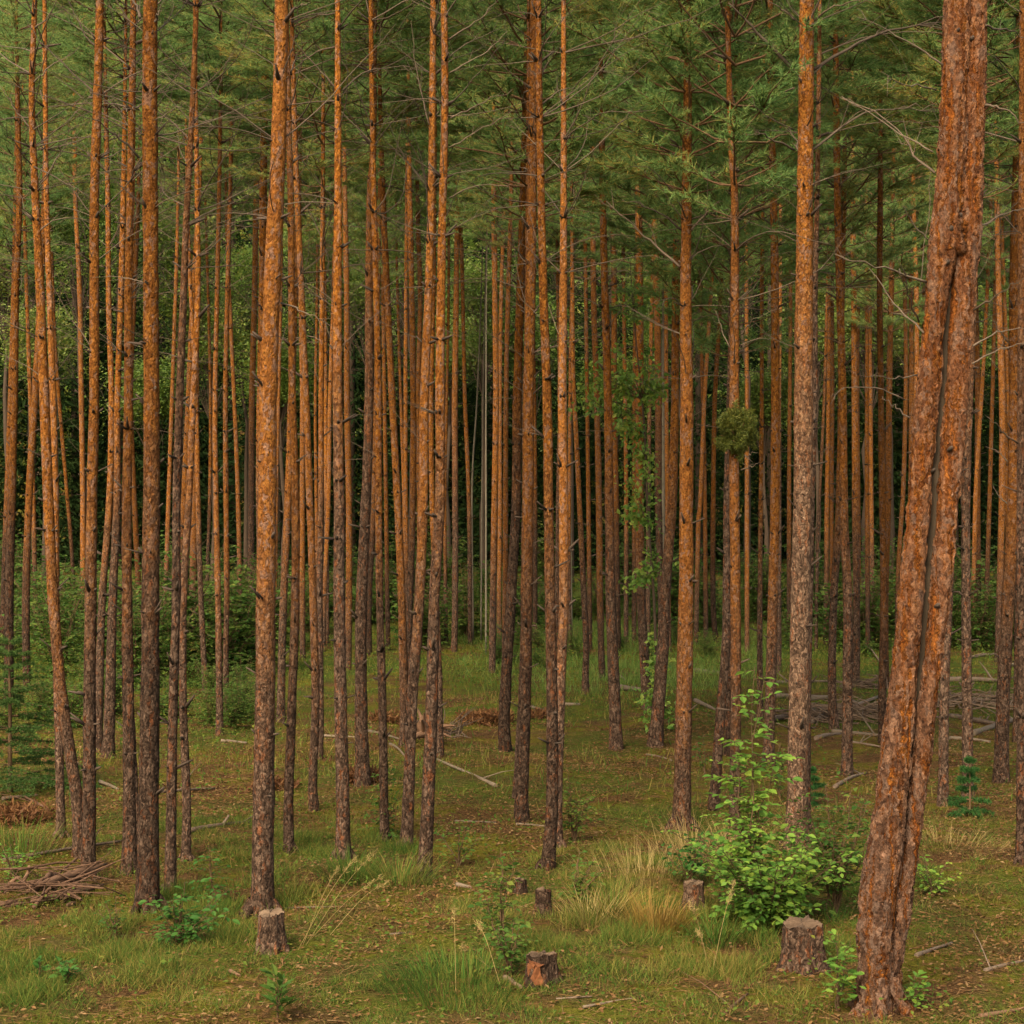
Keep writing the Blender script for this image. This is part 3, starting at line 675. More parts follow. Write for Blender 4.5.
def build_pine(nm, ps, w, cy, bk):
    rg = random.Random(nm)
    P = [tuple(map(float, q.split(','))) for q in ps.split()]
    base = at_ground(*P[0]); d = base.y
    root = thing('pine_tree', base, LABEL[nm], 'pine tree', 'tall pines of the plantation')
    dd = rg.uniform(-.035, .035)      # lean towards or away from the viewer
    ax = [(at_depth(x, y, d)-base, wid(w, P[0][1], y)/2*d/F) for x, y in P]
    for i, (p, r) in enumerate(ax): ax[i] = (Vector((p.x, p.z*dd, p.z)), r)
    # extend upwards to the tree's own height
    if P[0][0] < 490 and P[0][1] > 690 and cy > 60: cy -= 90
    if P[0][0] > 480 and d > 20: cy += 22
    H = min(18., max(12., HC+.34*d+rg.uniform(0., 1.4)))
    front = d < 16.5 and nm not in ('t68', 't71')
    slope = (ax[-1][0]-ax[-2][0]); slope = slope/max(slope.z, .01)
    if front: H = max(H, 13.9)
    z = ax[-1][0].z; p = ax[-1][0].copy(); rl = ax[-1][1]; z0 = z
    while z < H-1.5:
        z += 1.2; slope = Vector((slope.x*.7, slope.y*.7, 1)); p = p+slope*1.2
        ax.append((p.copy(), max(.015, rl*(1-(z-z0)/(H-z0)*.9))))
    pts = [a[0] for a in ax]
    n = max(40, int(pts[-1].z/.14)) if d < 17 else 44
    C = catmull(pts, n)
    zs = np.array([a[0].z for a in ax]); rs = np.array([a[1] for a in ax])
    G = Geo(); ring = []; rad = []
    whz = []; z = rg.uniform(.5, 1.2)
    while z < H: whz.append(z); z += rg.uniform(.32, .62)
    whz_a = np.array(whz)
    for c in C:
        r = float(np.interp(c.z, zs, rs))
        r *= 1+.30*math.exp(-max(c.z, 0)/.16) if d < 30 else 1
        r *= 1+.06*math.exp(-(np.min(np.abs(whz_a-c.z))/.06)**2)
        ring.append(c); rad.append(r)
    ring.insert(0, ring[0]-Vector((0, 0, .25))); rad.insert(0, rad[0]*1.1)
    G.tube(ring, rad, 14 if d < 20 else 9, 0, True, .10, 5., rg.uniform(0, 50))
    if d < 16:       # root collar
        for k in range(5):
            a = rg.uniform(0, 2*PI); r0 = rad[1]
            G.tube([Vector((math.cos(a)*r0*.7, math.sin(a)*r0*.7, r0*.9)), Vector((math.cos(a)*r0*1.25, math.sin(a)*r0*1.25, .02)), Vector((math.cos(a)*r0*1.9, math.sin(a)*r0*1.9, -.08))],
                   [r0*.35, r0*.3, r0*.15], 6, 0, False)
    def axis(z):
        k = min(range(len(C)), key=lambda i: abs(C[i].z-z)); return C[k], float(np.interp(z, zs, rs))
    # short broken stubs at the whorls
    for z in whz:
        if z > 11 or z < .9: continue
        c, r = axis(z)
        for k in range(rg.randint(1, 3)):
            a = rg.uniform(PI*.9, PI*2.1); e = rg.uniform(.1, .9)
            dv = Vector((math.cos(a)*math.cos(e), math.sin(a)*math.cos(e), math.sin(e)))
            L = rg.choice([.03, .05, .05, .09, .14])
            p0 = c+Vector((dv.x, dv.y, 0)).normalized()*r*.8
            rr = rg.uniform(.005, .012)
            G.tube([p0, p0+dv*(r*.25+L*.6), p0+dv*(r*.25+L)], [rr*1.5, rr, rr*.6], 5, 1, True)
    G.build('trunk', [[M_BARK, M_BARK_YOUNG, M_BARK_GREY, M_BARK_PALE][bk], M_KNOT], root)
    # crown
    zc = HC-(cy-YH)/F*d-base.z+rg.uniform(-1.3, .9)*(d > 20)
    if front: zc = max(zc, 11.4); H = max(H, zc+2.4)
    zc = min(zc, H-(2.2 if front else 3.2))
    c, r = axis(zc)
    me = CROWNS[rg.randrange(len(CROWNS))] if not front else SPARSE[rg.randrange(3)]
    cr = link('crown', me, root, c); cr.rotation_euler = (0, 0, rg.uniform(0, 6.28))
    s = rg.uniform(.85, 1.2)*(.8 if front else 1.)
    cr.scale = (s*.75, s*.75, .36) if front else (s, s, max(.6, (H-zc)/7.))
    # dead branches below the crown
    lo = HC+rg.uniform(70, 190)/F*d; hi = min(zc+.4, HC+600/F*d)
    done = 0
    for z in whz:
        if z < lo or z > hi: continue
        u = (z-lo)/max(1., hi-lo)
        for k in range(rg.choice([2, 3, 3, 4]) if u > .3 else rg.choice([0, 1, 2, 2])):
            if done > 44: break
            done += 1
            c, r = axis(z); a = rg.uniform(0, 2*PI); e = rg.uniform(.0, .85)
            b = link('branch', DEAD[rg.randrange(16)], root, c)
            b.rotation_euler = (rg.uniform(-3, 3), -e, a)
            ss = rg.uniform(.25, .6)+.7*min(1, u*1.4)*rg.random()*(.8 if d < 14 else 1)
            b.scale = (ss, ss, ss)
    for i, (s_, wp, pale) in enumerate(BR.get(nm, [])):
        px_branch(root, d, s_, wp, pale, base, hash(s_) & 0xffff if False else len(s_)*7+i)
    return root, axis, d, base
PINES = {}
for row in T: PINES[row[0]] = build_pine(*row)

# witches' broom ball on one pine
root, axis, d, base = PINES['t71']
cen = at_depth(738, 430, d-.05)-base
G = Geo(); N = 22000
dv = RNG.normal(size=(N, 3)); dv /= np.linalg.norm(dv, axis=1, keepdims=True)
pos = np.array(cen)+dv*(RNG.uniform(.02, 1, (N, 1))**.5)*np.array([.18, .17, .23])*(.9+.42*np.sin(dv[:, :1]*5+dv[:, 1:2]*4+1)*np.sin(dv[:, 2:]*4)+.24*np.sin(dv[:, :1]*13)*np.sin(dv[:, 2:]*11))
Rm = frames(RNG.normal(size=(N, 3))+dv*.5+np.array([0, 0, -.2])); ln = RNG.uniform(.025, .055, N)
Rm = Rm*np.stack([np.ones(N)*.7, ln, np.ones(N)], -1)[:, None, :]
G.scatter(NEEDLE[0], NEEDLE[1], Rm, pos, 0)
for k in range(12):
    q = Vector(tuple(RNG.normal(size=3))).normalized()*.17
    G.tube([cen-Vector((0, 0, .1)), cen+q], [.012, .003], 4, 1, False)
G.build('needle_ball', [leaf_material('broom_needles', [(.026, .04, .006), (.055, .07, .010), (.10, .095, .015)], .3, .6, .2, 3), M_LIVE], root)['label'] = 'round dense ball of green needles on the trunk'

# ------------------------------------------------------------------ the leaning twin-stemmed pine
def twin():
    base = at_ground(876, 1014); d = base.y
    root = thing('pine_tree', base, 'nearest pine at the right, leaning, with two fused stems and a dark groove', 'pine tree', 'tall pines of the plantation')
    Ls = [(872, 1024, 44), (873, 1000, 40), (876, 950, 40), (878, 900, 42), (885, 850, 38), (891, 800, 35), (901, 700, 31), (911, 600, 27), (919, 500, 25), (927, 400, 25), (936, 300, 25), (944, 245, 27), (949, 200, 27), (954, 100, 25), (957, 0, 24)]
    Rs = [(884, 1024, 28), (886, 1000, 24), (894, 950, 22), (903, 900, 20), (910, 850, 19), (917, 800, 19), (928, 700, 21), (939, 600, 22), (948, 500, 24), (956, 400, 25), (962, 300, 26), (966, 245, 28), (968, 200, 26), (973, 100, 24), (975, 0, 24)]
    for kk, (S, dy) in enumerate(((Ls, 0.), (Rs, .035))):
        pts = [at_depth(x, y, d+dy)-base for x, y, w in S]; rs = [w/2*d/F*(.86 if y > 265 else 1) for x, y, w in S]
        p = pts[-1].copy(); r = rs[-1]
        for i in range(8):
            p = p+Vector((.055+(.06 if kk else -.03), 0, .9)); r *= .9; pts.append(p.copy()); rs.append(r)
        pts.insert(0, pts[0]-Vector((0, 0, .3))); rs.insert(0, rs[0]*1.05)
        C = catmull(pts, 900); zs = [p.z for p in pts]
        rad = [float(np.interp(c.z, zs, rs))*(1+.10*math.exp(-max(0, c.z)/.12)+.035*mnoise.noise(Vector((c.z*2.2, kk*9, 3)))) for c in C]
        G = Geo(); G.tube(C, rad, 80, 0, True, .09, 5., 7.*kk)
        # knots and torn bark collar where the stems meet
        for (x, y, w) in ([(951, 228, 7), (948, 262, 5), (958, 30, 4), (934, 470, 4)] if kk == 0 else [(960, 215, 6), (972, 38, 5), (951, 448, 5), (938, 605, 5)]):
            q = at_depth(x, y, d-(.075 if kk == 0 else .04))-base
            G.tube([q+Vector((0, .07, -.02)), q+Vector((0, .0, 0)), q+Vector((.004, -.012, .008))], [w*.55*d/F, w*.42*d/F, w*.2*d/F], 9, 1, True, .35, 30)
        G.build('trunk', [M_BARK_BIG, M_KNOT], root)
    G = Geo()
    for a, L in ((3.6, .34), (4.5, .26), (5.6, .30), (.2, .36), (2.4, .3)):
        c = Vector((.03, .02, 0)); u = Vector((math.cos(a), math.sin(a), 0))
        G.tube(catmull([c+u*.085+Vector((0, 0, .24)), c+u*.12+Vector((0, 0, .10)), c+u*.20+Vector((0, 0, .01)), c+u*L*1.2+Vector((0, 0, -.1))], 16), [.04+.004*math.sin(i*.9)-.0015*i for i in range(17)], 16, 0, False, .2, 9, a)
    G.build('root_flare', M_BARK_BIG, root)
    # bark bridge across the groove
    G = Geo()
    for y0, y1 in ((225, 250),):
        for k in range(5):
            y = y0+(y1-y0)*k/4
            G.tube([at_depth(945-k*.6, y, d-.035)-base, at_depth(955-k*.6, y-4, d-.055)-base, at_depth(966-k*.6, y, d-.03)-base], [.032, .026, .032], 12, 0, True, .4, 20)
    G.build('bark_bridge', M_BARK_BIG, root)
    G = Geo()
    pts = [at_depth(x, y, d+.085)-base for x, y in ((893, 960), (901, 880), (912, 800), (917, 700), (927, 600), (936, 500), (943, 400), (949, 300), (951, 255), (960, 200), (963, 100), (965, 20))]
    G.tube(catmull(pts, 60), [.045]*61, 8, 0, True, .3, 8)  # strip filling the gap, its dark colour stands for shade
    G.build('groove', M_GROOVE_SHADE, root)
    for i, (s, wp, pale) in enumerate([('986,25 1005,30 1030,40', 2.5, 0), ('985,105 1005,110 1030,128', 2.8, 1), ('979,226 1000,217 1030,205', 2.2, 1), ('926,282 905,276 880,266 835,255', 3, 1),
            ('924,333 900,309 870,268', 2.4, 1), ('943,65 920,50 892,33 858,17', 2.2, 1), ('936,90 915,85 900,82 882,72', 1.8, 1), ('935,173 912,153 892,122 840,97', 2.6, 0), ('933,152 905,137 872,116 842,97', 2, 1),
            ('974,310 1000,291 1030,278', 2, 1), ('973,346 1002,331 1030,327', 2, 1), ('972,364 1000,349 1030,343', 2, 1), ('928,240 915,225 902,205', 1.6, 0), ('919,322 908,295 898,270', 2, 0),
            ('917,375 895,378 860,376', 1.6, 1), ('905,400 880,388 848,387 832,400', 1.6, 1), ('910,418 895,405 882,398', 1.8, 0), ('920,290 930,185 925,160', 1., 0)]):
        px_branch(root, d-.02, s, wp, pale, base, 900+i)
    cr = link('crown', SPARSE[1], root, at_depth(972, -300, d)-base); cr.scale = (1, 1, .7)
twin()

# ------------------------------------------------------------------ shrubs, saplings, seedlings
def shrub_mesh(seed, h, spread, nstem, leaf, mat, tpl='leaf', twigs=9, flat=.55, lean=(0, 0), bare=.2, spacing=.42, up=.35, stem_r=.007, tl=(.15, .4)):
    """stems with side twigs, leaves on both sides of every twig"""
    rg = np.random.default_rng(seed)
    S = Geo(); lp = []; ld = []; lu = []
    for s in range(nstem):
        a = rg.uniform(0, 2*PI); out = spread*rg.uniform(.2, 1.)*(0 if nstem == 1 else 1); hh = h*rg.uniform(.6, 1.)
        if s == 0: hh = h; out *= .3
        P = []; n = 8
        for i in range(n+1):
            u = i/n
            P.append(Vector((math.cos(a)*out*u**1.3+lean[0]*u+rg.normal()*.012*h, math.sin(a)*out*u**1.3+lean[1]*u+rg.normal()*.012*h, hh*u-.03*(i == 0))))
        S.tube(P, [stem_r*(1-.75*i/n) for i in range(n+1)], 6, 0, False)
        for t in range(twigs):
            u = bare+(1-bare)*(t+rg.random())/twigs
            k = min(int(u*n), n-1); p = P[k].lerp(P[k+1], u*n-k)
            b = a+t*2.4+rg.normal()*.5
            L = rg.uniform(*tl)*h*(1.15-.75*u)
            e = up+rg.normal()*.2
            Q = [p]
            for i in range(4):
                e -= .18*rg.random(); b += rg.normal()*.15
                Q.append(Q[-1]+Vector((math.cos(b)*math.cos(e), math.sin(b)*math.cos(e), math.sin(e)))*L/4)
            S.tube(Q, [stem_r*.4*(1-i/5) for i in range(5)], 4, 0, False)
            m = max(3, int(L/(leaf*spacing)))
            for j in range(m):
                v = (j+.5)/m*4; kk = min(int(v), 3); q = Q[kk].lerp(Q[kk+1], v-kk)
                dr = (Q[kk+1]-Q[kk]).normalized(); lat = dr.cross(Vector((0, 0, 1)))
                sgn = 1 if j % 2 else -1
                dv = dr*.6+lat*sgn*.9+Vector((0, 0, rg.normal()*.25-.05))
                if j == m-1: dv = dr
                lp.append(tuple(q)); ld.append(tuple(dv)); lu.append((rg.normal()*(1-flat), rg.normal()*(1-flat)-.15, 1))
    lp = np.array(lp); ld = np.array(ld); lu = np.array(lu)
    Rm = frames(ld, up=lu); sc = rg.uniform(.4, 1.25, len(lp))
    Rm = Rm*sc[:, None, None]
    tv, tf = {'leaf': leaf_tpl(leaf, leaf*.6), 'leaf4': leaf4(leaf, leaf*.6), 'lobed': lobed_tpl(leaf, leaf*.65), 'narrow': leaf_tpl(leaf, leaf*.28)}[tpl]
    Fo = Geo(); Fo.scatter(tv, tf, Rm, lp)
    return S.mesh('stems', M_STEM), Fo.mesh('foliage', mat)
def plant(name, px, py, label, cat, meshes, scale=1., rz=None, group=None, depth=None):
    b = at_ground(px, py) if depth is None else Vector(((px-512)/F*depth, depth, float(g((px-512)/F*depth, depth))))
    r = thing(name, b, label, cat, group)
    for nm, me in zip(('stem', 'foliage'), meshes):
        o = link(nm, me, r); 
    r.scale = (scale,)*3
    r.rotation_euler = (0, 0, random.uniform(0, 6) if rz is None else rz)
    return r

# the green bush at the right and its neighbours
plant('bush', 768, 928, 'big light green bush in front of the thick pale-orange pine', 'bush', shrub_mesh(1, .76, .78, 34, .064, M_OAK, 'leaf', 15, .6, bare=.12, spacing=.45, up=.22, stem_r=.007, tl=(.15, .5)), 1., 0)
plant('bush', 836, 915, 'darker blue-green bush between the light green bush and the leaning twin pine', 'bush', shrub_mesh(2, .98, .55, 13, .055, M_SHRUB, 'leaf', 13, .6, bare=.2, spacing=.5, stem_r=.008), 1., 1)
plant('sapling', 748, 925, 'tall thin sapling with bright yellow-green leaves rising above the light green bush', 'sapling', shrub_mesh(3, 1.9, .36, 6, .076, M_OAK, 'leaf', 20, .65, (.05, 0), .3, .42, .3, .009, (.10, .24)), 1., .5)
plant('sapling', 838, 1012, 'small bright sapling with lobed leaves at the left foot of the leaning twin pine', 'sapling', shrub_mesh(4, .47, .16, 5, .062, M_OAK, 'lobed', 8, .65, (-.05, 0), .2, .6, .35, .005, (.2, .42)), 1., .2)
plant('seedling', 912, 1010, 'small lobed-leaf seedling close right of the leaning twin pine foot', 'seedling', shrub_mesh(5, .21, .10, 5, .05, M_OAK, 'lobed', 6, .6, (0, 0), .2, .7, .4, .004, (.3, .6)), 1., 2.)
plant('bush', 178, 945, 'low dark green beech bush at the foot of the stout orange pine', 'bush', shrub_mesh(6, .46, .42, 11, .06, M_BEECH, 'leaf', 10, .7, (.1, 0), .08, .6, .2, .006, (.3, .6)), 1., 0)
plant('sapling', 213, 906, 'small dark beech sapling with tiered sprays right of the low beech bush', 'sapling', shrub_mesh(7, .48, .12, 2, .05, M_BEECH, 'leaf', 13, .7, (0, 0), .25, .6, .15, .006, (.3, .55)), 1., 0)
plant('bush', 574, 842, 'low green bush right behind the foot of the bright orange slender pine', 'bush', shrub_mesh(8, .62, .4, 8, .05, M_SHRUB, 'leaf', 9, .6, (0, 0), .2), 1., 0)
plant('bush', 575, 906, 'small leafy bush behind the two-stepped little stump', 'bush', shrub_mesh(9, .42, .28, 7, .05, M_SHRUB, 'leaf', 8, .6, (0, 0), .1), 1., 0)
plant('seedling', 458, 866, 'small seedling with round leaf sprays on the moss right of the sinuous pines', 'seedling', shrub_mesh(10, .42, .22, 4, .05, M_SHRUB, 'leaf', 9, .6, (0, 0), .3), 1., 0)
plant('sapling', 384, 838, 'green leafy shoots climbing the foot of a slim orange pine', 'sapling', shrub_mesh(11, .75, .2, 4, .05, M_SHRUB, 'leaf', 12, .5, (0, 0), .1), 1., 0)
plant('sapling', 500, 958, 'thin pale green sapling left of the orange-faced stump', 'sapling', shrub_mesh(12, .72, .16, 5, .052, M_SHRUB, 'leaf', 11, .45, (0, 0), .15), 1., 0)
plant('sapling', 510, 975, 'low leafy shoots touching the left side of the orange-faced stump', 'sapling', shrub_mesh(13, .35, .16, 6, .05, M_SHRUB, 'leaf', 7, .5, (0, 0), .15), 1., 0)
plant('seedling', 277, 1020, 'long-leaved green plant at the bottom edge below the pale-topped stump', 'plant', shrub_mesh(14, .26, .1, 3, .13, M_SHRUB, 'narrow', 5, .5, (0, 0), .1, .5, .9, .005, (.2, .35)), 1., 0)
plant('seedling', 68, 984, 'little dark seedling in the grass at the lower left', 'seedling', shrub_mesh(15, .16, .12, 4, .06, M_BEECH, 'leaf', 5, .6, (0, 0), .2, .6, .4, .004, (.3, .5)), 1., 0)
plant('seedling', 40, 980, 'tiny single-stemmed seedling at the far lower left', 'seedling', shrub_mesh(16, .14, .05, 2, .06, M_BEECH, 'leaf', 4, .5, (0, 0), .2, .6, .6, .004, (.3, .5)), 1., 0)
plant('seedling', 115, 938, 'wispy seedling on bare ground left of the low beech bush', 'seedling', shrub_mesh(17, .3, .15, 4, .035, M_SHRUB, 'leaf', 7, .4, (0, 0), .2), 1., 0)
plant('bush', 14, 880, 'small fresh green herb tuft behind the rotten log', 'plant', shrub_mesh(18, .3, .2, 8, .06, M_OAK, 'narrow', 7, .4, (0, 0), .1), 1., 0)
plant('bush', 933, 895, 'small bright green bush beside the right edge of the leaning twin pine', 'bush', shrub_mesh(19, .34, .3, 7, .05, M_OAK, 'leaf', 8, .6, (0, 0), .15), 1., 0)
plant('bush', 690, 885, 'blue-green low herb patch behind the bark-sided stump by the golden grass', 'plant', shrub_mesh(20, .48, .34, 9, .055, M_BEECH, 'leaf', 8, .5, (0, 0), .2), 1., 0)
plant('sapling', 780, 800, 'slim young shoot just left of the light green bush top', 'sapling', shrub_mesh(21, .6, .2, 3, .05, M_SHRUB, 'leaf', 9, .5, (0, 0), .2), 1., 0)
plant('sapling', 705, 775, 'thin young shoot beside the dark leaning pine in the clearing', 'sapling', shrub_mesh(22, .5, .2, 3, .05, M_SHRUB, 'leaf', 8, .5, (0, 0), .2), 1., 0)

# the young leafy birch in the clearing
def young_birch():
    b = at_ground(652, 735); d = b.y
    r = thing('young_tree', b, 'spindly young broadleaf tree with sparse leaf sprays between the clearing pines', 'young tree')
    S = Geo(); lp = []; ld = []
    rg = np.random.default_rng(77)
    stem = [at_depth(x, y, d)-b for x, y in ((652, 735), (656, 680), (654, 600), (648, 520), (645, 440), (640, 380), (634, 320), (630, 260))]
    C = catmull(stem, 24); S.tube(C, [.028*(1-.8*i/24) for i in range(25)], 7, 0, False)
    for (x, y, rx, ry, n) in ((600, 385, 30, 24, 9), (655, 385, 26, 22, 8), (640, 500, 24, 40, 9), (645, 560, 22, 35, 7), (660, 690, 22, 26, 8), (640, 300, 24, 38, 6), (625, 420, 26, 14, 5), (648, 450, 20, 30, 6), (612, 400, 45, 12, 5), (650, 640, 14, 35, 4)):
        c = at_depth(x, y, d)-b
        for k in range(n):
            p0 = min(C, key=lambda q: (q-c-Vector((0, 0, -.25))).length)
            q = c+Vector((rg.normal()*rx*.5, rg.normal()*rx*.5, rg.normal()*ry*.5))*d/F
            m = p0.lerp(q, .5)+Vector((0, 0, .06))
            S.tube([p0, m, q], [.006, .004, .002], 4, 0, False)
            for j in range(42):
                s = rg.uniform(.35, 1.1); lp.append(tuple(p0.lerp(q, s)+Vector(tuple(rg.normal(size=3)))*.07)); ld.append(tuple(rg.normal(size=3)*.7+np.array([0, 0, -.4])))
    S.build('trunk', M_DARKBARK, r)
    Rm = frames(np.array(ld))*RNG.uniform(.7, 1.2, len(ld))[:, None, None]
    Fo = Geo(); Fo.scatter(*leaf4(.082, .056), Rm, np.array(lp)); Fo.build('foliage', M_OAK_DIM, r)
M_OAK_DIM = leaf_material('birch_leaves', [(0.0540, 0.1296, 0.0216), (0.1080, 0.2052, 0.0324), (0.1836, 0.2700, 0.0432), (0.3240, 0.3024, 0.0486)], .45, .5, .3, 2)
young_birch()

# small conifers
def conifer_mesh(seed, h, rad, tiers, mat, nl=.05):
    rg = np.random.default_rng(seed); S = Geo(); lp = []; ld = []
    S.tube([Vector((0, 0, -.03)), Vector((0, 0, h*.6)), Vector((.01*h, 0, h))], [.016*h+.003, .010*h+.002, .002], 6, 0, False)
    for t in range(tiers):
        u = t/(tiers-1); z = h*(.10+.86*u); L = rad*(1-.85*u)*rg.uniform(.8, 1.1)
        for k in range(rg.integers(5, 8)):
            a = rg.uniform(0, 2*PI); e = -.1+.5*u+rg.normal()*.12
            Q = [Vector((0, 0, z))]
            for i in range(5):
                Q.append(Q[-1]+Vector((math.cos(a)*math.cos(e), math.sin(a)*math.cos(e), math.sin(e)))*L/5); e -= .04
            S.tube(Q, [.005*(1-i/6)+.001 for i in range(6)], 4, 0, False)
            dr0 = Vector((math.cos(a), math.sin(a), 0)); lat = Vector((-math.sin(a), math.cos(a), 0))
            for i in range(1, 6):
                for sg in (-1, 1, 0):
                    tl = (L*.35*(1-i/7)) if sg else L*.12
                    dv = (dr0*.8+lat*sg*.9+Vector((0, 0, -.1))).normalized()
                    m = max(2, int(tl/.02))
                    for j in range(m):
                        q = Q[i]+dv*tl*(j/m)
                        for w in range(7): lp.append(tuple(q)); ld.append(tuple(dv*.6+Vector(tuple(rg.normal(size=3)))*.6))
    Rm = frames(np.array(ld)); ln = RNG.uniform(.6, 1.1, len(ld))*nl
    Rm = Rm*np.stack([np.ones_like(ln)*.9, ln, np.ones_like(ln)], -1)[:, None, :]
    Fo = Geo(); Fo.scatter(NEEDLE[0], NEEDLE[1], Rm, np.array(lp))
    return S.mesh('stem', M_STEM), Fo.mesh('foliage', mat)
plant('spruce', 10, 792, 'dark low spruce with drooping tiers at the left edge', 'spruce', conifer_mesh(31, 1.75, .9, 12, M_SPRUCE, .05))
M_SEED = leaf_material('seedling_needles', [(.02, .065, .018), (.045, .11, .028)], .3, .7, .04)
plant('conifer_seedling', 970, 815, 'blue-green pine seedling with upright shoots at the foot of a grey slim pine', 'conifer', conifer_mesh(32, .58, .26, 6, M_SEED, .05))
plant('conifer_seedling', 812, 806, 'tiny upright conifer seedling left of the thick pale-orange pine foot', 'conifer', conifer_mesh(33, .4, .2, 5, M_SEED, .05))

# ------------------------------------------------------------------ stumps
def stump(px, py, wpx, hpx, label, cutmat, seed, tilt=(0, 0), step=False, face=False):
    b = at_ground(px, py); d = b.y; r = wpx/2*d/F; h = hpx*d/F
    rg = random.Random(seed)
    root = thing('tree_stump', b, label, 'stump', 'sawn stumps in the foreground')
    def ringr(a, z):
        u = max(0, 1-z/h)
        return r*(.9+.09*math.sin(3*a+seed)+.05*math.sin(7*a+seed*2)+.28*u**3*(1+.6*math.sin(5*a+seed))+.05*mnoise.noise(Vector((math.cos(a)*3, math.sin(a)*3, z*12+seed))))
    seg = 72; nz = 26; G = Geo(); V = []
    for i in range(nz+1):
        z = -.08+(h+.08)*i/nz
        for k in range(seg):
            a = 2*PI*k/seg; rr = ringr(a, max(0, z))+.055*r*mnoise.noise(Vector((math.cos(a)*9, math.sin(a)*9, z*7+seed)))+.035*r*mnoise.noise(Vector((math.cos(a)*22, math.sin(a)*22, z*18+seed)))
            x, y = math.cos(a)*rr, math.sin(a)*rr
            zz = z+(tilt[0]*x+tilt[1]*y)*(i/nz)+((rg.uniform(-.006, .006)+.02*mnoise.noise(Vector((x*25, y*25, seed)))) if i == nz else 0)
            if step and i == nz and x > .1*r: zz -= .30*h
            V.append((x, y, zz))
    idx = np.arange((nz+1)*seg).reshape(nz+1, seg); a = idx[:-1]; c = idx[1:]
    G.add(V, np.stack([a, np.roll(a, -1, 1), np.roll(c, -1, 1), c], -1).reshape(-1), np.full(nz*seg, 4))
    G.build('bark', M_STUMP_BARK, root)
    top = V[-seg:]; cz = sum(v[2] for v in top)/seg
    T_ = [(v[0]*.97, v[1]*.97, v[2]+.001) for v in top]+[(v[0]*.5, v[1]*.5, cz*.3+v[2]*.7+.006*rg.uniform(-1, 1)) for v in top]+[(0, 0, cz)]
    lo = []; to = []
    for k in range(seg):
        k2 = (k+1) % seg
        lo += [k, k2, seg+k2, seg+k]; to.append(4); lo += [seg+k, seg+k2, 2*seg]; to.append(3)
    G = Geo(); G.add(T_, lo, to, 0, False); G.build('cut_face', cutmat, root)
    if face:      # the split, orange side facing the viewer
        G = Geo(); w = r*.72
        vs = []
        for i in range(7):
            for k in range(5):
                x = -r*.72+w*i/6; z = h*.02+h*.9*k/4
                a = math.atan2(-1, x/r); 
                yy = -math.sqrt(max(.05, 1.05-(x/r)**2))*r*1.08
                vs.append((x+.018*rg.uniform(-1, 1), yy+.01*rg.uniform(-1, 1), z*(1-.18*rg.random()*(k == 4))))
        lo = []; to = []
        for i in range(6):
            for k in range(4): lo += [i*5+k, (i+1)*5+k, (i+1)*5+k+1, i*5+k+1]; to.append(4)
        n = len(vs); vs += [(x, y+.05, z) for x, y, z in vs]
        for i in range(6): lo += [i*5+4, (i+1)*5+4, n+(i+1)*5+4, n+i*5+4]; to.append(4)
        for k in range(4):
            lo += [k, k+1, n+k+1, n+k]; to.append(4); lo += [30+k+1, 30+k, n+30+k, n+30+k+1]; to.append(4)
        G.add(vs, lo, to, 0, False); G.build('split_face', M_CUT_RED, root)
    return root
stump(270, 951, 28, 38, 'upright brown stump with a pale sawn top beside the stout rust-orange pine', M_CUT, 1, (.1, .1))
stump(541, 981, 33, 27, 'squat stump with an orange split face at the bottom centre', M_CUT, 2, (.05, -.1), face=True)
stump(802, 968, 43, 45, 'large stump in front of the bush, left of the leaning twin pine', M_CUT, 3, (.02, .1))
stump(694, 908, 22, 26, 'stump half swallowed by the light green bush next to golden grass', M_CUT, 4, (0, .05))
stump(544, 916, 17, 27, 'little stump with a stepped top on the grass', M_CUT, 5, (0, 0), True)
stump(521, 894, 12, 15, 'smallest stump, left of and behind the stepped one', M_CUT, 6)
stump(726, 902, 15, 10, 'low broad stump showing through the light green bush', M_CUT_RED, 7)

# ------------------------------------------------------------------ logs, sticks
def log(name, pa, pb, wpx, label, cat, mat, lift=(0., 0.), bend=.015, group=None, twigs=0, seed=0):
    A = at_ground(*pa); B = at_ground(*pb)
    r = wpx/2*A.y/F
    A.z += r*.7+lift[0]; B.z += r*.5+lift[1]
    rg = random.Random(label)
    M_ = A.lerp(B, .5); M_.z = max(M_.z, float(g(M_.x, M_.y))+r*.5)
    o = (A+B)/2; n = 14
    mid = M_+Vector((0, rg.uniform(-1, 1), rg.uniform(0, .5)))*bend*(B-A).length
    C = [c-A for c in catmull([A, mid, B], n)]
    G = Geo(); G.tube(C, [r*(1-.45*i/n) for i in range(n+1)], 10, 0, True, .22, 9., rg.uniform(0, 30))
    for k in range(twigs):
        j = rg.randint(2, n-2); v = Vector((rg.uniform(-1, 1), rg.uniform(-1, 1), rg.uniform(.1, 1))).normalized(); L = rg.uniform(.15, .55)
        G.tube([C[j], C[j]+v*L*.6, C[j]+v*L+Vector((0, 0, -.03))], [r*.4, r*.25, r*.08], 5, 0, False)
    o = G.build(name, mat, None, A)
    return tag(o, label, cat, group)
FB = 'dead branches and logs strewn on the forest floor'
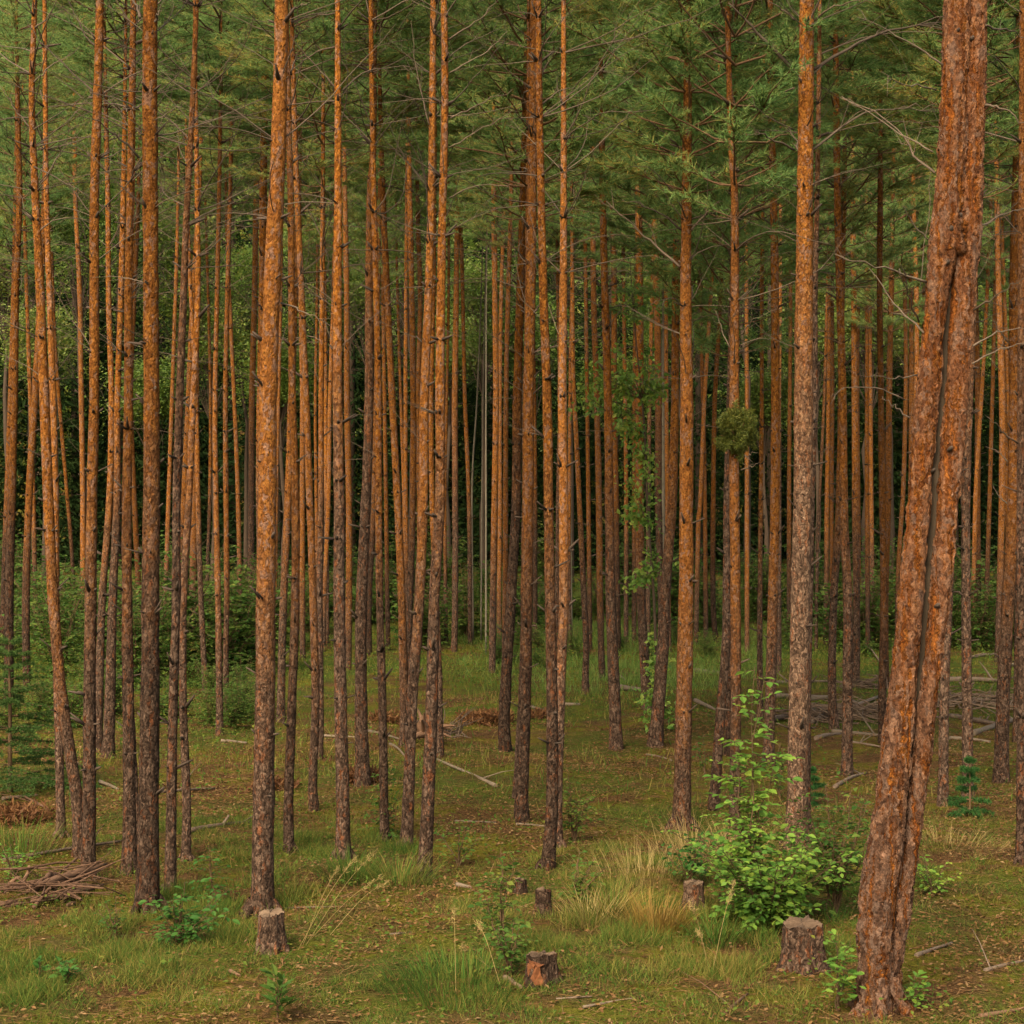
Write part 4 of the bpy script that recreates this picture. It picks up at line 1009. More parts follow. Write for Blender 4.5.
LOGS = [
 ('fallen_branch', (496, 787), (432, 758), 4, 'long pale bare branch slanting on the moss behind the central pines', M_LOG_PALE, 1),
 ('fallen_branch', (324, 737), (356, 738), 3.2, 'short pale branch lying left of the grey brushy-footed pine', M_LOG_PALE, 0),
 ('fallen_branch', (368, 732), (400, 740), 3.2, 'pale branch behind the grey brushy-footed pine', M_LOG_PALE, 0),
 ('fallen_branch', (390, 745), (405, 757), 3, 'short pale stick pointing at the root plate', M_LOG_PALE, 0),
 ('fallen_log', (618, 690), (642, 691), 6.5, 'thick pale log at the back edge of the clearing', M_LOG_PALE, 0),
 ('fallen_log', (692, 672), (720, 674), 5, 'pale log in green grass beyond the stout bright orange pine', M_LOG_PALE, 0),
 ('fallen_branch', (695, 702), (718, 712), 4.5, 'greyish log left of the dark leaning pine', M_LOG, 0),
 ('fallen_branch', (564, 706), (580, 705), 4, 'short pale log piece right of the bright orange slender pine', M_LOG_PALE, 0),
 ('fallen_branch', (531, 708), (546, 711), 3, 'thin pale stick left of the bright orange slender pine', M_LOG_PALE, 0),
 ('fallen_branch', (617, 676), (626, 681), 3, 'tiny pale stick behind the lone clearing pine', M_LOG_PALE, 0),
 ('fallen_branch', (646, 755), (672, 761), 2, 'thin twig on the moss in front of the curving pine', M_LOG, 0),
 ('fallen_branch', (532, 640), (546, 632), 2.6, 'grey stick in far grass left of the two central pines', M_LOG, 1),
 ('fallen_branch', (221, 742), (247, 744), 4, 'pale branch at the foot of the two slim far-left pines', M_LOG_PALE, 0),
 ('fallen_branch', (190, 832), (256, 823), 5, 'grey branch lying left of the stout rust-orange pine', M_LOG, 1),
 ('fallen_branch', (3, 862), (122, 842), 4.5, 'long grey pole running left behind the reddish straight pine', M_LOG, 1),
 ('fallen_branch', (100, 783), (118, 790), 4, 'short pale stick among the left pines', M_LOG_PALE, 0),
 ('fallen_branch', (160, 793), (215, 789), 3.5, 'thin pale branch behind the slim greyish pine', M_LOG, 1),
 ('fallen_branch', (2, 800), (38, 796), 4, 'thin stick in front of the low spruce', M_LOG, 0),
 ('fallen_branch', (48, 811), (22, 796), 3.5, 'dark bent branch below the low spruce', M_ROT, 1),
 ('fallen_branch', (835, 788), (866, 774), 4.5, 'broken stick on the moss right of the dark brown pine', M_LOG, 1),
 ('fallen_log', (770, 722), (830, 708), 6, 'long grey log pointing right behind the thick pale-orange pine', M_LOG, 2),
 ('fallen_log', (808, 725), (878, 698), 6, 'long pole slanting up to the right across the log pile', M_LOG, 2),
 ('fallen_log', (806, 701), (830, 699), 7.5, 'short thick pale log at the back of the log pile', M_LOG_PALE, 0),
 ('fallen_log', (776, 698), (806, 698), 6, 'pale log end left of the thick pale-orange pine', M_LOG_PALE, 0),
 ('fallen_log', (854, 718), (874, 709), 9, 'stubby broken log on the log pile', M_LOG, 0),
 ('fallen_log', (832, 733), (882, 737), 5, 'pale stripped pole in front of the log pile', M_LOG_PALE, 1),
 ('fallen_branch', (816, 740), (840, 735), 5, 'short grey piece at the left front of the log pile', M_LOG, 0),
 ('fallen_branch', (770, 684), (830, 682), 3.5, 'thin straight pole at the rear of the log pile', M_LOG, 0),
 ('fallen_branch', (846, 742), (884, 748), 3, 'thin twiggy branch lying in front of the slim brown pine', M_LOG, 3),
 ('fallen_log', (948, 682), (1000, 682), 6.5, 'straight grey log beyond the leaning twin pine, upper one', M_LOG, 1),
 ('fallen_log', (950, 698), (996, 703), 5, 'pale log below the straight grey one at the right', M_LOG_PALE, 1),
 ('fallen_log', (950, 718), (1000, 726), 6, 'dark grey log at the right with branch stubs', M_LOG, 2),
 ('fallen_log', (972, 736), (1024, 718), 6.5, 'pale forked pole slanting up to the right edge', M_LOG_PALE, 2),
 ('fallen_branch', (950, 740), (990, 743), 4.5, 'thin pale branch lowest among the right-hand logs', M_LOG_PALE, 0),
 ('fallen_branch', (1000, 668), (1024, 664), 4, 'grey pole end behind the reddish right-hand pine', M_LOG, 0),
 ('fallen_branch', (965, 660), (998, 655), 4, 'thin grey pole farthest back at the right', M_LOG, 1),
 ('fallen_branch', (916, 957), (952, 944), 4.5, 'weathered grey stick lying on grass right of the leaning twin pine', M_LOG, 0),
 ('fallen_branch', (985, 972), (1024, 962), 4.5, 'brown stick at the lower right edge', M_LOG, 1),
 ('fallen_branch', (583, 1008), (635, 999), 3, 'long thin stick at the bottom centre', M_LOG_PALE, 0),
 ('fallen_branch', (556, 1000), (592, 997), 2.5, 'short thin stick left of the long bottom stick', M_LOG, 0),
 ('fallen_branch', (725, 1014), (748, 994), 3.5, 'dark twig leaning on litter at the bottom right', M_ROT, 1),
 ('fallen_branch', (505, 980), (521, 989), 7, 'pale split wood billet left of the orange-faced stump', M_CUT, 0),
 ('fallen_branch', (456, 886), (472, 889), 5, 'pale wood chip on the grass right of the nearest central pine', M_LOG_PALE, 0),
 ('fallen_branch', (455, 822), (496, 823), 2.6, 'thin pale stick on the moss behind the small round-leaf seedling', M_LOG_PALE, 0),
 ('fallen_branch', (516, 825), (546, 827), 3, 'pale stick at the foot of the straight brown flaky pine', M_LOG_PALE, 0),
 ('fallen_branch', (277, 909), (345, 907), 2.2, 'thin stick on the grass right of the pale-topped stump', M_LOG, 0),
 ('fallen_branch', (390, 935), (412, 933), 2.5, 'short stick in the middle of the foreground grass', M_LOG, 0),
 ('fallen_branch', (980, 1018), (1024, 1010), 5, 'rotten stick in the bottom right corner', M_ROT, 1),
 ('fallen_branch', (850, 706), (862, 708), 8, 'round pale log end facing out of the log pile', M_LOG_PALE, 0),
 ('fallen_branch', (884, 668), (862, 640), 2, 'dead leafless branch propped behind the slim brown pine', M_LOG, 3),
 ('fallen_branch', (230, 972), (240, 977), 4, 'dark little stick on the lower left grass', M_ROT, 0),
]
for nm, a, b, w, lab, mat, tw in LOGS:
    log(nm, a, b, w, lab, 'log' if nm == 'fallen_log' else 'branch', mat, twigs=tw, group=FB)
# rotten log heap at the left
ROT = [
 ((30, 904), (110, 878), 11, 'long red-brown rotten log on top of the heap at the left', .10),
 ((32, 908), (104, 892), 8, 'broken rotten log under the long one of the left heap', .03),
 ((36, 902), (60, 888), 10, 'crumbling short log at the left end of the heap', .08),
 ((60, 906), (84, 894), 8, 'splintered short log in the middle of the heap', .04),
 ((0, 908), (24, 904), 6, 'grey pole end left of the rotten heap', .0),
 ((68, 908), (76, 905), 7, 'dark lump of rotten wood under the heap', .0),
]
for a, b, w, lab, lf in ROT:
    A = at_ground(*a); B = at_ground(*b); r = w*.48*A.y/F; rg = random.Random(lab)
    A.z += r*.6+lf; B.z += r*.6+lf*1.15
    G = Geo(); L_ = (B-A).length; dr = (B-A).normalized()
    for k in range(9):            # a log that has broken up into long splinters
        off = Vector((rg.gauss(0, .25), rg.gauss(0, .5), rg.gauss(0, .5)))*r
        s0 = rg.uniform(-.05, .25); s1 = rg.uniform(.7, 1.06)
        C = [A*0+dr*L_*(s0+(s1-s0)*i/10)+off+Vector((rg.gauss(0, .1), rg.gauss(0, .12), rg.gauss(0, .12)))*r for i in range(11)]
        rr = r*rg.uniform(.35, .75)
        G.tube(C, [rr*(.35+.65*math.sin(PI*min(1, (i+.6)/7.)) if i < 4 else rr*(1-.55*(i-4)/6)) if False else rr*min(1, .3+i*.3)*min(1, .25+(10-i)*.22) for i in range(11)], 9, 0, True, .45, 22, rg.uniform(0, 30))
    tag(G.build('rotten_log', M_ROT, None, A), lab, 'log', 'rotten logs of the left heap')
def prop(px0, px1, w, lab, mat):
    A = at_ground(*px0); d = A.y; B = at_depth(*px1, d)
    C = [c-A for c in catmull([A, A.lerp(B, .5)+Vector((.02, .05, .03)), B], 10)]
    G = Geo(); r = w/2*d/F; G.tube(C, [r*(1-.5*i/10) for i in range(11)], 8, 0, True, .3, 14)
    tag(G.build('dead_branch', mat, None, A), lab, 'branch', FB)
prop((0, 893), (20, 877), 5, 'bent dead branch reaching up left of the rotten heap', M_ROT)
prop((18, 890), (29, 866), 5, 'dead branch standing upright against the rotten heap', M_ROT)
prop((33, 908), (50, 888), 5, 'dark branch leaning on the front of the rotten heap', M_ROT)
prop((222, 826), (228, 816), 4, 'stub sticking up from the grey branch left of the stout pine', M_LOG)

# root plate of a fallen tree in the middle
b = at_ground(425, 745)
G = Geo(); rg = random.Random(5)
for k in range(26):
    a = rg.uniform(0, 2*PI); L = rg.uniform(.15, .5)
    v = Vector((math.cos(a)*rg.uniform(.5, 1), math.sin(a)*.5, rg.uniform(-.1, .9))).normalized()
    G.tube([Vector((0, 0, .15)), Vector((0, 0, .18))+v*L*.5, Vector((0, 0, .16))+v*L+Vector((0, 0, -.05))], [.07, .035, .008], 6, 0, False, .3, 9)
tag(G.build('root_plate', M_ROT, None, b), 'dark torn-up root plate behind the sinuous central pines', 'roots')
G = Geo()
for k in range(30):
    v = Vector((rg.uniform(-1, 1), rg.uniform(-.6, .6), rg.uniform(.1, .9))).normalized(); L = rg.uniform(.2, .7)
    G.tube([Vector((rg.gauss(0, .15), 0, 0)), v*L*.6, v*L+Vector((0, 0, -.06))], [.012, .008, .003], 4, 0, False)
tag(G.build('brushwood', M_LOG, None, at_ground(447, 738)), 'loose heap of grey twigs right of the root plate', 'brushwood')

for px, py, n, wd, lab in ((865, 716, 130, 1.1, 'tangle of thin dead twigs over the log pile'), (815, 722, 80, .9, 'tangle of dead twigs at the left end of the log pile'), (975, 705, 150, 1.4, 'tangle of thin dead twigs among the right-hand logs'), (880, 690, 90, 1.2, 'tangle of twigs behind the slim brown pine'), (50, 897, 42, .42, 'tangle of thin dark branches in the rotten heap at the left')):
    G = Geo(); b = at_ground(px, py); C0 = None
    for k in range(n):
        p = Vector((rg.gauss(0, wd*.45), rg.gauss(0, wd*.4), rg.uniform(.02, .18))); a = rg.uniform(0, 2*PI); e = rg.uniform(-.08, .4); L = rg.uniform(.3, 1.1)
        v = Vector((math.cos(a)*math.cos(e), math.sin(a)*math.cos(e)*.6, math.sin(e)))
        r0 = rg.uniform(.006, .02)*(.6 if px < 100 else 1)
        G.tube([p-v*L*.5+Vector((0, 0, rg.uniform(-.02, .05))), p+Vector((0, 0, rg.uniform(-.04, .04))), p+v*L*.5], [r0, r0*.8, r0*.3], 5, 0, False, .2, 9)
    tag(G.build('brushwood', M_ROT if px < 100 else M_BRUSH, None, b), lab, 'brushwood', 'heaps of dead brushwood', 'stuff')

# ------------------------------------------------------------------ grass tufts that stand out
BLADE = ([(-.5, 0, 0), (.5, 0, 0), (.42, .34, .02), (-.42, .34, .02), (.28, .68, .10), (-.28, .68, .10), (0, 1, .26)], [(0, 1, 2, 3), (3, 2, 4, 5), (5, 4, 6)])
def blades(G, pos, L, W, lean, mat=0):
    N = len(pos)
    d = np.stack([RNG.normal(size=N)*lean, RNG.normal(size=N)*lean, np.ones(N)], -1)
    az = RNG.uniform(0, 2*PI, N)
    upv = np.stack([np.cos(az), np.sin(az), np.zeros(N)], -1)
    Rm = frames(d, up=upv)
    Rm = Rm*np.stack([W, L, L], -1)[:, None, :]
    G.scatter(BLADE[0], BLADE[1], Rm, pos, mat)
def tuft(px, py, label, n, L, spread, lean, mat, w=.006):
    b = at_ground(px, py); G = Geo()
    a = RNG.uniform(0, 2*PI, n); r = spread*np.sqrt(RNG.uniform(0, 1, n))
    pos = np.stack([np.cos(a)*r, np.sin(a)*r, np.full(n, -.02)], -1)
    # blades splay outwards
    d = np.stack([np.cos(a)*r/spread*lean+RNG.normal(size=n)*.18, np.sin(a)*r/spread*lean+RNG.normal(size=n)*.18, np.ones(n)], -1)
    Rm = frames(d, up=np.stack([np.cos(a), np.sin(a), np.zeros(n)], -1)+RNG.normal(size=(n, 3))*.3)
    ln = L*RNG.uniform(.5, 1.1, n)
    Rm = Rm*np.stack([np.full(n, w), ln, ln*1.6], -1)[:, None, :]
    G.scatter(BLADE[0], BLADE[1], Rm, pos)
    o = G.build('grass_tuft', mat, None, b)
    return tag(o, label, 'grass tuft', 'tall grass tufts')
tuft(655, 932, 'golden reddish upright grass tuft left of the half-hidden stump', 380, .32, .2, .25, M_GRASS_GOLD)
tuft(612, 918, 'pale arching grass tuft with bent tips left of the golden tuft', 500, .36, .24, .9, M_GRASS)
tuft(590, 925, 'bleached seed-headed grass tuft, leftmost by the golden one', 160, .34, .2, .8, M_GRASS_DRY)
tuft(640, 880, 'tall feathery straw tuft behind the golden grass', 300, .42, .5, .5, M_GRASS_DRY, .003)
tuft(690, 858, 'straw grass tuft at the foot of the stout bright orange pine', 260, .45, .4, .5, M_GRASS_DRY, .004)
tuft(735, 860, 'thin straw tuft left of the tall leafy sapling', 220, .45, .35, .5, M_GRASS_DRY, .004)
tuft(715, 945, 'green blade tuft in front of the light green bush', 140, .30, .14, .5, M_GRASS)
tuft(350, 880, 'dark green grass tuft at the foot of the straight slim pine', 300, .32, .25, .5, M_GRASS)
tuft(400, 885, 'green grass tuft left of the nearest central pine', 300, .34, .25, .5, M_GRASS)
tuft(465, 985, 'lush green grass tuft in the foreground centre', 700, .20, .55, .5, M_GRASS)
tuft(945, 848, 'bleached flattened grass tuft right of the leaning twin pine', 300, .30, .5, 1.3, M_GRASS_DRY, .003)
tuft(20, 855, 'light green tall grass tuft at the left edge behind the heap', 300, .4, .4, .5, M_GRASS)
def stalks(pairs, label):
    b = at_ground(*pairs[0][0]); G = Geo()
    for (x0, y0), (x1, y1) in pairs:
        A = at_ground(x0, y0); B = at_depth(x1, y1, A.y+random.uniform(-.3, .5))
        C = [c-b for c in catmull([A, A.lerp(B, .55)+Vector((0, 0, .05)), B], 12)]
        G.tube(C, [.0024-.001*i/12 for i in range(13)], 4, 0, False)
        n = 60; s = RNG.uniform(.72, 1, n)
        pos = np.array([tuple(C[int(q*12)]) for q in s])+RNG.normal(size=(n, 3))*.008
        Rm = frames(np.tile(np.array(C[-1]-C[-2]), (n, 1))+RNG.normal(size=(n, 3))*.03)
        G.scatter([(-.0025, 0, 0), (.0025, 0, 0), (0, .035, 0)], [(0, 1, 2)], Rm, pos)
    tag(G.build('grass_stalks', M_GRASS_DRY, None, b), label, 'grass stalks')
stalks([((298, 950), (358, 855)), ((303, 945), (340, 865)), ((306, 945), (378, 848)), ((310, 940), (385, 875)), ((330, 935), (390, 880))], 'long pale stalks arching right from beside the pale-topped stump')
stalks([((456, 995), (454, 905)), ((500, 985), (476, 920)), ((470, 990), (462, 945))], 'thin upright pale stalks left of the orange-faced stump')
stalks([((712, 975), (735, 880)), ((709, 972), (690, 900)), ((710, 975), (697, 930))], 'thin straw stalks in front of the light green bush')

# bracken
def bracken(px, py, label, w, h, n):
    b = at_ground(px, py); G = Geo()
    n = int(n*1.4); pos = np.stack([np.clip(RNG.normal(size=n), -1.7, 1.7)*w*.4, np.clip(RNG.normal(size=n), -1.7, 1.7)*w*.33, np.clip(np.abs(RNG.normal(size=n)), 0, 1.6)*h*.3], -1)
    Rm = frames(RNG.normal(size=(n, 3))+np.array([0, 0, .3]))*RNG.uniform(.6, 1.4, n)[:, None, None]
    G.scatter(*leaf4(.10, .022), Rm, pos)
    tag(G.build('bracken', M_BRACKEN, None, b), label, 'bracken', 'dead bracken patches')
bracken(12, 822, 'rust-red dead bracken patch at the left edge below the low spruce', .5, .25, 900)
bracken(485, 722, 'rust-red dead bracken patch left of the dark brown swept-foot pine', .6, .3, 900)
bracken(385, 722, 'brown bracken patch behind the grey brushy-footed pine', .4, .25, 500)
bracken(540, 718, 'brown bracken patch between the two central pines', .45, .2, 500)
bracken(590, 658, 'brown bracken patch far back in the clearing', .5, .3, 500)
bracken(362, 783, 'brown needle brush heaped round the grey brushy pine foot', .25, .3, 500)
bracken(275, 790, 'brown brush patch right of the stout rust-orange pine', .35, .2, 500)

# ------------------------------------------------------------------ grass, ground leaves, litter: stuff
def wedge(n, d0, d1, half=.36, power=1.):
    """points over the visible wedge of ground"""
    u = RNG.uniform(0, 1, n); d = np.sqrt(d0**2+u*(d1**2-d0**2)); x = RNG.uniform(-half, half, n)*d*1.05
    return x, d
def fbm(x, y, s, seed):
    r = np.random.default_rng(seed); z = np.zeros_like(x)
    for k in range(5):
        a = r.uniform(0, 6.28, 3); f = s*1.75**k
        z += .62**k*(np.sin(x*f*math.cos(a[0])+y*f*math.sin(a[0])+a[1])*np.sin(-x*f*math.sin(a[0])+y*f*math.cos(a[0])+a[2]))
    return z
G = Geo()
x, d = wedge(560000, 8.6, 17.)
m = fbm(x, d, 1.1, 3)
dens = np.clip(.5+.75*m-np.clip((d-12.5)/4, 0, .6), .04, 1)
py = YH+HC*F/d; px = 512+x/d*F
cl = fbm(x, d, 5.5, 41); dens = np.clip(dens*(.55+1.1*cl), .02, 1)
dens *= np.where((px > 560) & (py > 985), .35, 1)*np.where((px > 900) & (py > 950), .5, 1)
keep = RNG.uniform(size=len(x)) < dens; x, d = x[keep], d[keep]
pos = np.stack([x, d, g(x, d)-.01], -1); N = len(x)
L = RNG.uniform(.04, .13, N)*(1+.35*fbm(x, d, .9, 8)); L = L*np.clip(.8+.5*cl[keep], .45, 1.7); L = np.clip(L, .03, .3)
blades(G, pos, L, RNG.uniform(.0025, .005, N), .6)
x, d = wedge(150000, 17, 60.)
m = fbm(x, d, .35, 5); px = 512+x/d*F
lush = np.exp(-((px-620)/150)**2)*np.clip((d-27)/8, 0, 1)
keep = RNG.uniform(size=len(x)) < np.clip(.12+.35*m+.6*lush+.25*np.clip((d-24)/8, 0, 1), .02, 1); x, d = x[keep], d[keep]
lush = lush[keep]
Gl = Geo()
for GG, sel in ((G, lush < .3), (Gl, lush >= .3)):
    xx, dd_, lu = x[sel], d[sel], lush[sel]; N = len(xx)
    blades(GG, np.stack([xx, dd_, g(xx, dd_)-.01], -1), RNG.uniform(.08, .2, N)*(1+.9*lu), RNG.uniform(.006, .012, N), .4)
M_LUSH = leaf_material('lush_grass', [(0.0360, 0.0960, 0.0160), (0.0640, 0.1360, 0.0224), (0.1040, 0.1680, 0.0280), (0.1760, 0.1920, 0.0400)], .4, .6, .25, .6)
tag(Gl.build('lush_grass', M_LUSH), 'lush green grass at the far side of the clearing', 'grass', kind='stuff')
tag(G.build('grass', M_GRASS), 'short mixed green and straw grass over the forest floor', 'grass', kind='stuff')

G = Geo()
x, d = wedge(260000, 8.8, 62.)
px = 512+x/d*F
m = fbm(x, d, .5, 15); left = np.clip((330-px)/200, 0, 1)*np.clip((d-18)/6, 0, 1)
far = np.clip((d-27)/10, 0, 1)
keep = RNG.uniform(size=len(x)) < np.clip(.16+.35*m+.75*left+.45*far+.9*np.clip((16-d)/4, 0, 1)*np.clip(fbm(x, d, 2.2, 51)-.35, 0, 1), .02, 1); x, d = x[keep], d[keep]; left = left[keep]; far = far[keep]
N = len(x)
hh = np.abs(RNG.normal(size=N))*(.03+.34*left*np.clip(fbm(x, d, .8, 4)+.5, 0, 1)+.16*far*np.clip(fbm(x, d, .7, 6)+.4, 0, 1))
nearc = np.clip((16-d)/4, 0, 1)*np.clip(fbm(x, d, 2.2, 51)-.35, 0, 1)
hh = hh+np.abs(RNG.normal(size=N))*.10*nearc
pos = np.stack([x, d, g(x, d)+hh], -1)
Rm = frames(jit(np.stack([RNG.normal(size=N), RNG.normal(size=N), RNG.normal(size=N)*.4], -1), .1), up=np.tile(np.array([[0, -.2, 1.]]), (N, 1))+RNG.normal(size=(N, 3))*.4)
sc = RNG.uniform(.5, 1.15, N)*(.55+.016*d)
G.scatter(*leaf4(.055, .034), Rm*sc[:, None, None], pos)
tag(G.build('ground_cover', M_COVER), 'low green herbs and bilberry leaves carpeting the forest floor', 'ground cover', kind='stuff')

G = Geo()
x, d = wedge(230000, 8.6, 30.)
keep = RNG.uniform(size=len(x)) < np.clip(.4-.45*fbm(x, d, 1.1, 3)+np.where((512+x/d*F > 540) & (d < 9.9), .5, 0), .08, 1); x, d = x[keep], d[keep]; N = len(x)
pos = np.stack([x, d, g(x, d)+.006+np.abs(RNG.normal(size=N))*.012], -1)
Rm = frames(np.stack([RNG.normal(size=N), RNG.normal(size=N), RNG.normal(size=N)*.25], -1), up=np.tile(np.array([[0, 0, 1.]]), (N, 1))+RNG.normal(size=(N, 3))*.35)
sc = RNG.uniform(.5, 1.3, N)
G.scatter(*leaf4(.036, .018), Rm*sc[:, None, None], pos)
x, d = wedge(60000, 8.6, 24.); N = len(x)
pos = np.stack([x, d, g(x, d)+.01], -1)
Rm = frames(np.stack([RNG.normal(size=N), RNG.normal(size=N), RNG.normal(size=N)*.08], -1), up=np.tile(np.array([[0, 0, 1.]]), (N, 1))+RNG.normal(size=(N, 3))*.3)
L = RNG.uniform(.04, .16, N)*np.where(RNG.uniform(size=N) < .06, 2.2, 1)
G.scatter([(-.5, 0, 0), (.5, 0, 0), (.3, 1, .02), (-.3, 1, .02)], [(0, 1, 2, 3)], Rm*np.stack([RNG.uniform(.002, .006, N), L, L], -1)[:, None, :], pos)
tag(G.build('leaf_litter', M_LITTER), 'brown needles, dead leaves and twig bits on the ground', 'leaf litter', kind='stuff')

# ------------------------------------------------------------------ background: shrubs, broadleaf trees, dark spruces, wooded slope
SHR = [shrub_mesh(500+i, [1.5, 1.9, 1.2, 2.3][i], [1.1, 1., 1.2, 1.2][i], 12, .105, M_SHRUB, 'leaf4', 16, .35, bare=.05, spacing=.34, stem_r=.014, tl=(.2, .5)) for i in range(4)]
rg = random.Random(3)
spots = []
for i in range(46):
    px = 8+i*22.5+rg.uniform(-9, 9)
    spots.append((px, rg.uniform(41, 50)))
for i in range(16): spots.append((rg.uniform(0, 250), rg.uniform(31, 40)))
for i in range(26): spots.append((rg.uniform(0, 300), rg.uniform(24, 31)))
for i in range(26): spots.append((rg.uniform(0, 1024), rg.uniform(50, 60)))
low = [(rg.uniform(470, 1024), rg.uniform(36, 46)) for i in range(24)]
spots = [s for s in spots if not (480 < s[0] < 760 and s[1] < 44)]
spots += [(x, y+.0001) for x, y in low]; LOWS = {(x, y+.0001) for x, y in low}
spots.sort()
def rank_of(q): return 'small clearing-edge' if q in LOWS else 'low' if q[1] < 31 else 'front' if q[1] < 41 else 'middle' if q[1] < 50 else 'rear'
for i, q in enumerate(spots):
    px, dep = q; rank = rank_of(q)
    k = sum(1 for p in spots[:i] if rank_of(p) == rank)
    wh = ['low', 'bushy', 'spreading', 'tall'][i % 4]
    sc_ = rg.uniform(.25, .5) if q in LOWS else rg.uniform(.8, 1.35) if dep > 31 else rg.uniform(.25, .45)
    plant('shrub', px, 0, f'{wh} leafy green shrub, {ORD[k]} from the left in the {rank} rank of undergrowth', 'shrub', SHR[i % 4], sc_, group='undergrowth shrubs behind the pines', depth=dep)

def broad_mesh(seed, h, rad, nl, z0=.12, mat=M_BROAD, leaf=.13):
    rg_ = np.random.default_rng(seed); S = Geo(); lp = []
    P = [Vector((rg_.normal()*.12*i/6, rg_.normal()*.12*i/6, h*.95*i/8-.1*(i == 0))) for i in range(9)]
    S.tube(P, [.13*(1-.85*i/8) for i in range(9)], 9, 0, False, .1, 3)
    cl = []
    for k in range(64):
        u = z0+(1-z0)*rg_.random(); a = rg_.uniform(0, 2*PI)
        rr = rad*(1-.6*abs(u-.5)**1.2)*rg_.uniform(.25, 1.)*(1.15-u*.55)
        c = Vector((math.cos(a)*rr, math.sin(a)*rr, h*u+rr*.1)); j = min(8, int(u*7))
        S.tube([P[j], P[j].lerp(c, .5)+Vector((0, 0, .2)), c], [.016, .010, .004], 4, 1, False)
        m = nl//64
        q = np.array(c)+rg_.normal(size=(m, 3))*np.array([.42, .42, .26]); lp.append(q)
    lp = np.concatenate(lp); N = len(lp)
    Rm = frames(rg_.normal(size=(N, 3))*np.array([1, 1, .5]), up=np.tile(np.array([[0, -.3, 1.]]), (N, 1))+rg_.normal(size=(N, 3))*.5)*rg_.uniform(.6, 1.2, N)[:, None, None]
    Fo = Geo(); Fo.scatter(*leaf4(leaf, leaf*.62), Rm, lp)
    return S.mesh('trunk', [M_DARKBARK, M_DARKBARK]), Fo.mesh('crown', mat)
BRO = [broad_mesh(600+i, [13, 11, 15, 9][i], [2.3, 2.6, 2.4, 2.2][i], 9000, [.73, .77, .71, .79][i]) for i in range(4)]
rg = random.Random(8)
bs = sorted([(15+i*40+rg.uniform(-14, 14), rg.uniform(52, 64)) for i in range(26)])
for i, (px, dep) in enumerate(bs):
    X = (px-512)/F*dep
    r = thing('broadleaf_tree', (X, dep, float(g(X, dep))), f'leafy {["tall", "broad", "slim", "short"][i % 4]} broadleaf tree behind the pines, {ORD[i]} from the left', 'tree', 'broadleaf trees behind the pines')
    for nm, me in zip(('trunk', 'crown'), BRO[i % 4]): link(nm, me, r)
    s = rg.uniform(.85, 1.25); r.scale = (s, s, s); r.rotation_euler = (0, 0, rg.uniform(0, 6))
# slim pale stems in the dark middle
for i, (ps, w, lab) in enumerate([('481,640 482,500 483,400 486,250', 1.8, 'pale thin birch stem in the dark gap left of centre'), ('486,655 486,520 486,400 487,240', 2.1, 'paler birch stem right beside the first one in the dark gap'),
        ('473,640 472,490 477,400 481,300', 2.2, 'thin leaning pale stem in the dark gap'), ('663,640 663,400 664,300 665,200', 5, 'grey-white birch trunk behind the spindly young tree'), ('571,640 570,500 570,400 572,300', 3.4, 'grey-green birch trunk right of the bright orange slender pine'), ('58,640 56,450 53,300 50,190', 5.5, 'pale grey trunk at the upper left behind the swerving pine')]):
    P = [tuple(map(float, q.split(','))) for q in ps.split()]; b = at_ground(*P[0]); dd = b.y
    r = thing('birch_tree', b, lab, 'birch tree', 'slim birches in the background')
    pts = [at_depth(x, y, dd)-b for x, y in P]; pts.append(pts[-1]+Vector((.1, 0, 3.5)))
    G = Geo(); C = catmull(pts, 26); G.tube(C, [w/2*dd/F*(1-.5*k/26) for k in range(27)], 8, 0, True, .12, 3); G.build('trunk', M_PALEBARK, r)
    o = link('crown', BRO[i % 4][1], r, (0, 0, 6.5)); o.scale = (.5, .5, .55)

def spruce_mesh(seed, h, rad, n, z0=.3):
    rg_ = np.random.default_rng(seed); S = Geo()
    S.tube([Vector((0, 0, -.3)), Vector((0, 0, h*.5)), Vector((0, 0, h))], [.2, .13, .02], 9, 0, False)
    u = z0+(1-z0)*(1-np.sqrt(rg_.uniform(0, 1, n))); a = rg_.uniform(0, 2*PI, n)
    a = np.round(a*9/(2*PI)+np.floor(u*h/.8)*.37)*2*PI/9+rg_.normal(size=n)*.18
    rr = rad*(1-(u-z0)/(1-z0)*.95)*rg_.uniform(.15, 1, n)**.6
    z = np.floor(u*h/.8)*.8-rr*.35+rg_.normal(size=n)*.15
    lp = np.stack([np.cos(a)*rr, np.sin(a)*rr, z], -1)
    dv = np.stack([np.cos(a), np.sin(a), np.full(n, -.45)], -1)+rg_.normal(size=(n, 3))*.45
    Fo = Geo(); Fo.scatter(*leaf4(.30, .09), frames(dv)*rg_.uniform(.6, 1.3, n)[:, None, None], lp)
    return S.mesh('trunk', M_DARKBARK), Fo.mesh('crown', M_SPRUCE_SHADE)
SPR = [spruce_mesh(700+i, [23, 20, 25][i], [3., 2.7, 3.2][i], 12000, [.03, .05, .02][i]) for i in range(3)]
sp = sorted([(-60+i*42+rg.uniform(-12, 12), 68+6*(i % 2)+rg.uniform(-2, 2)) for i in range(29)])
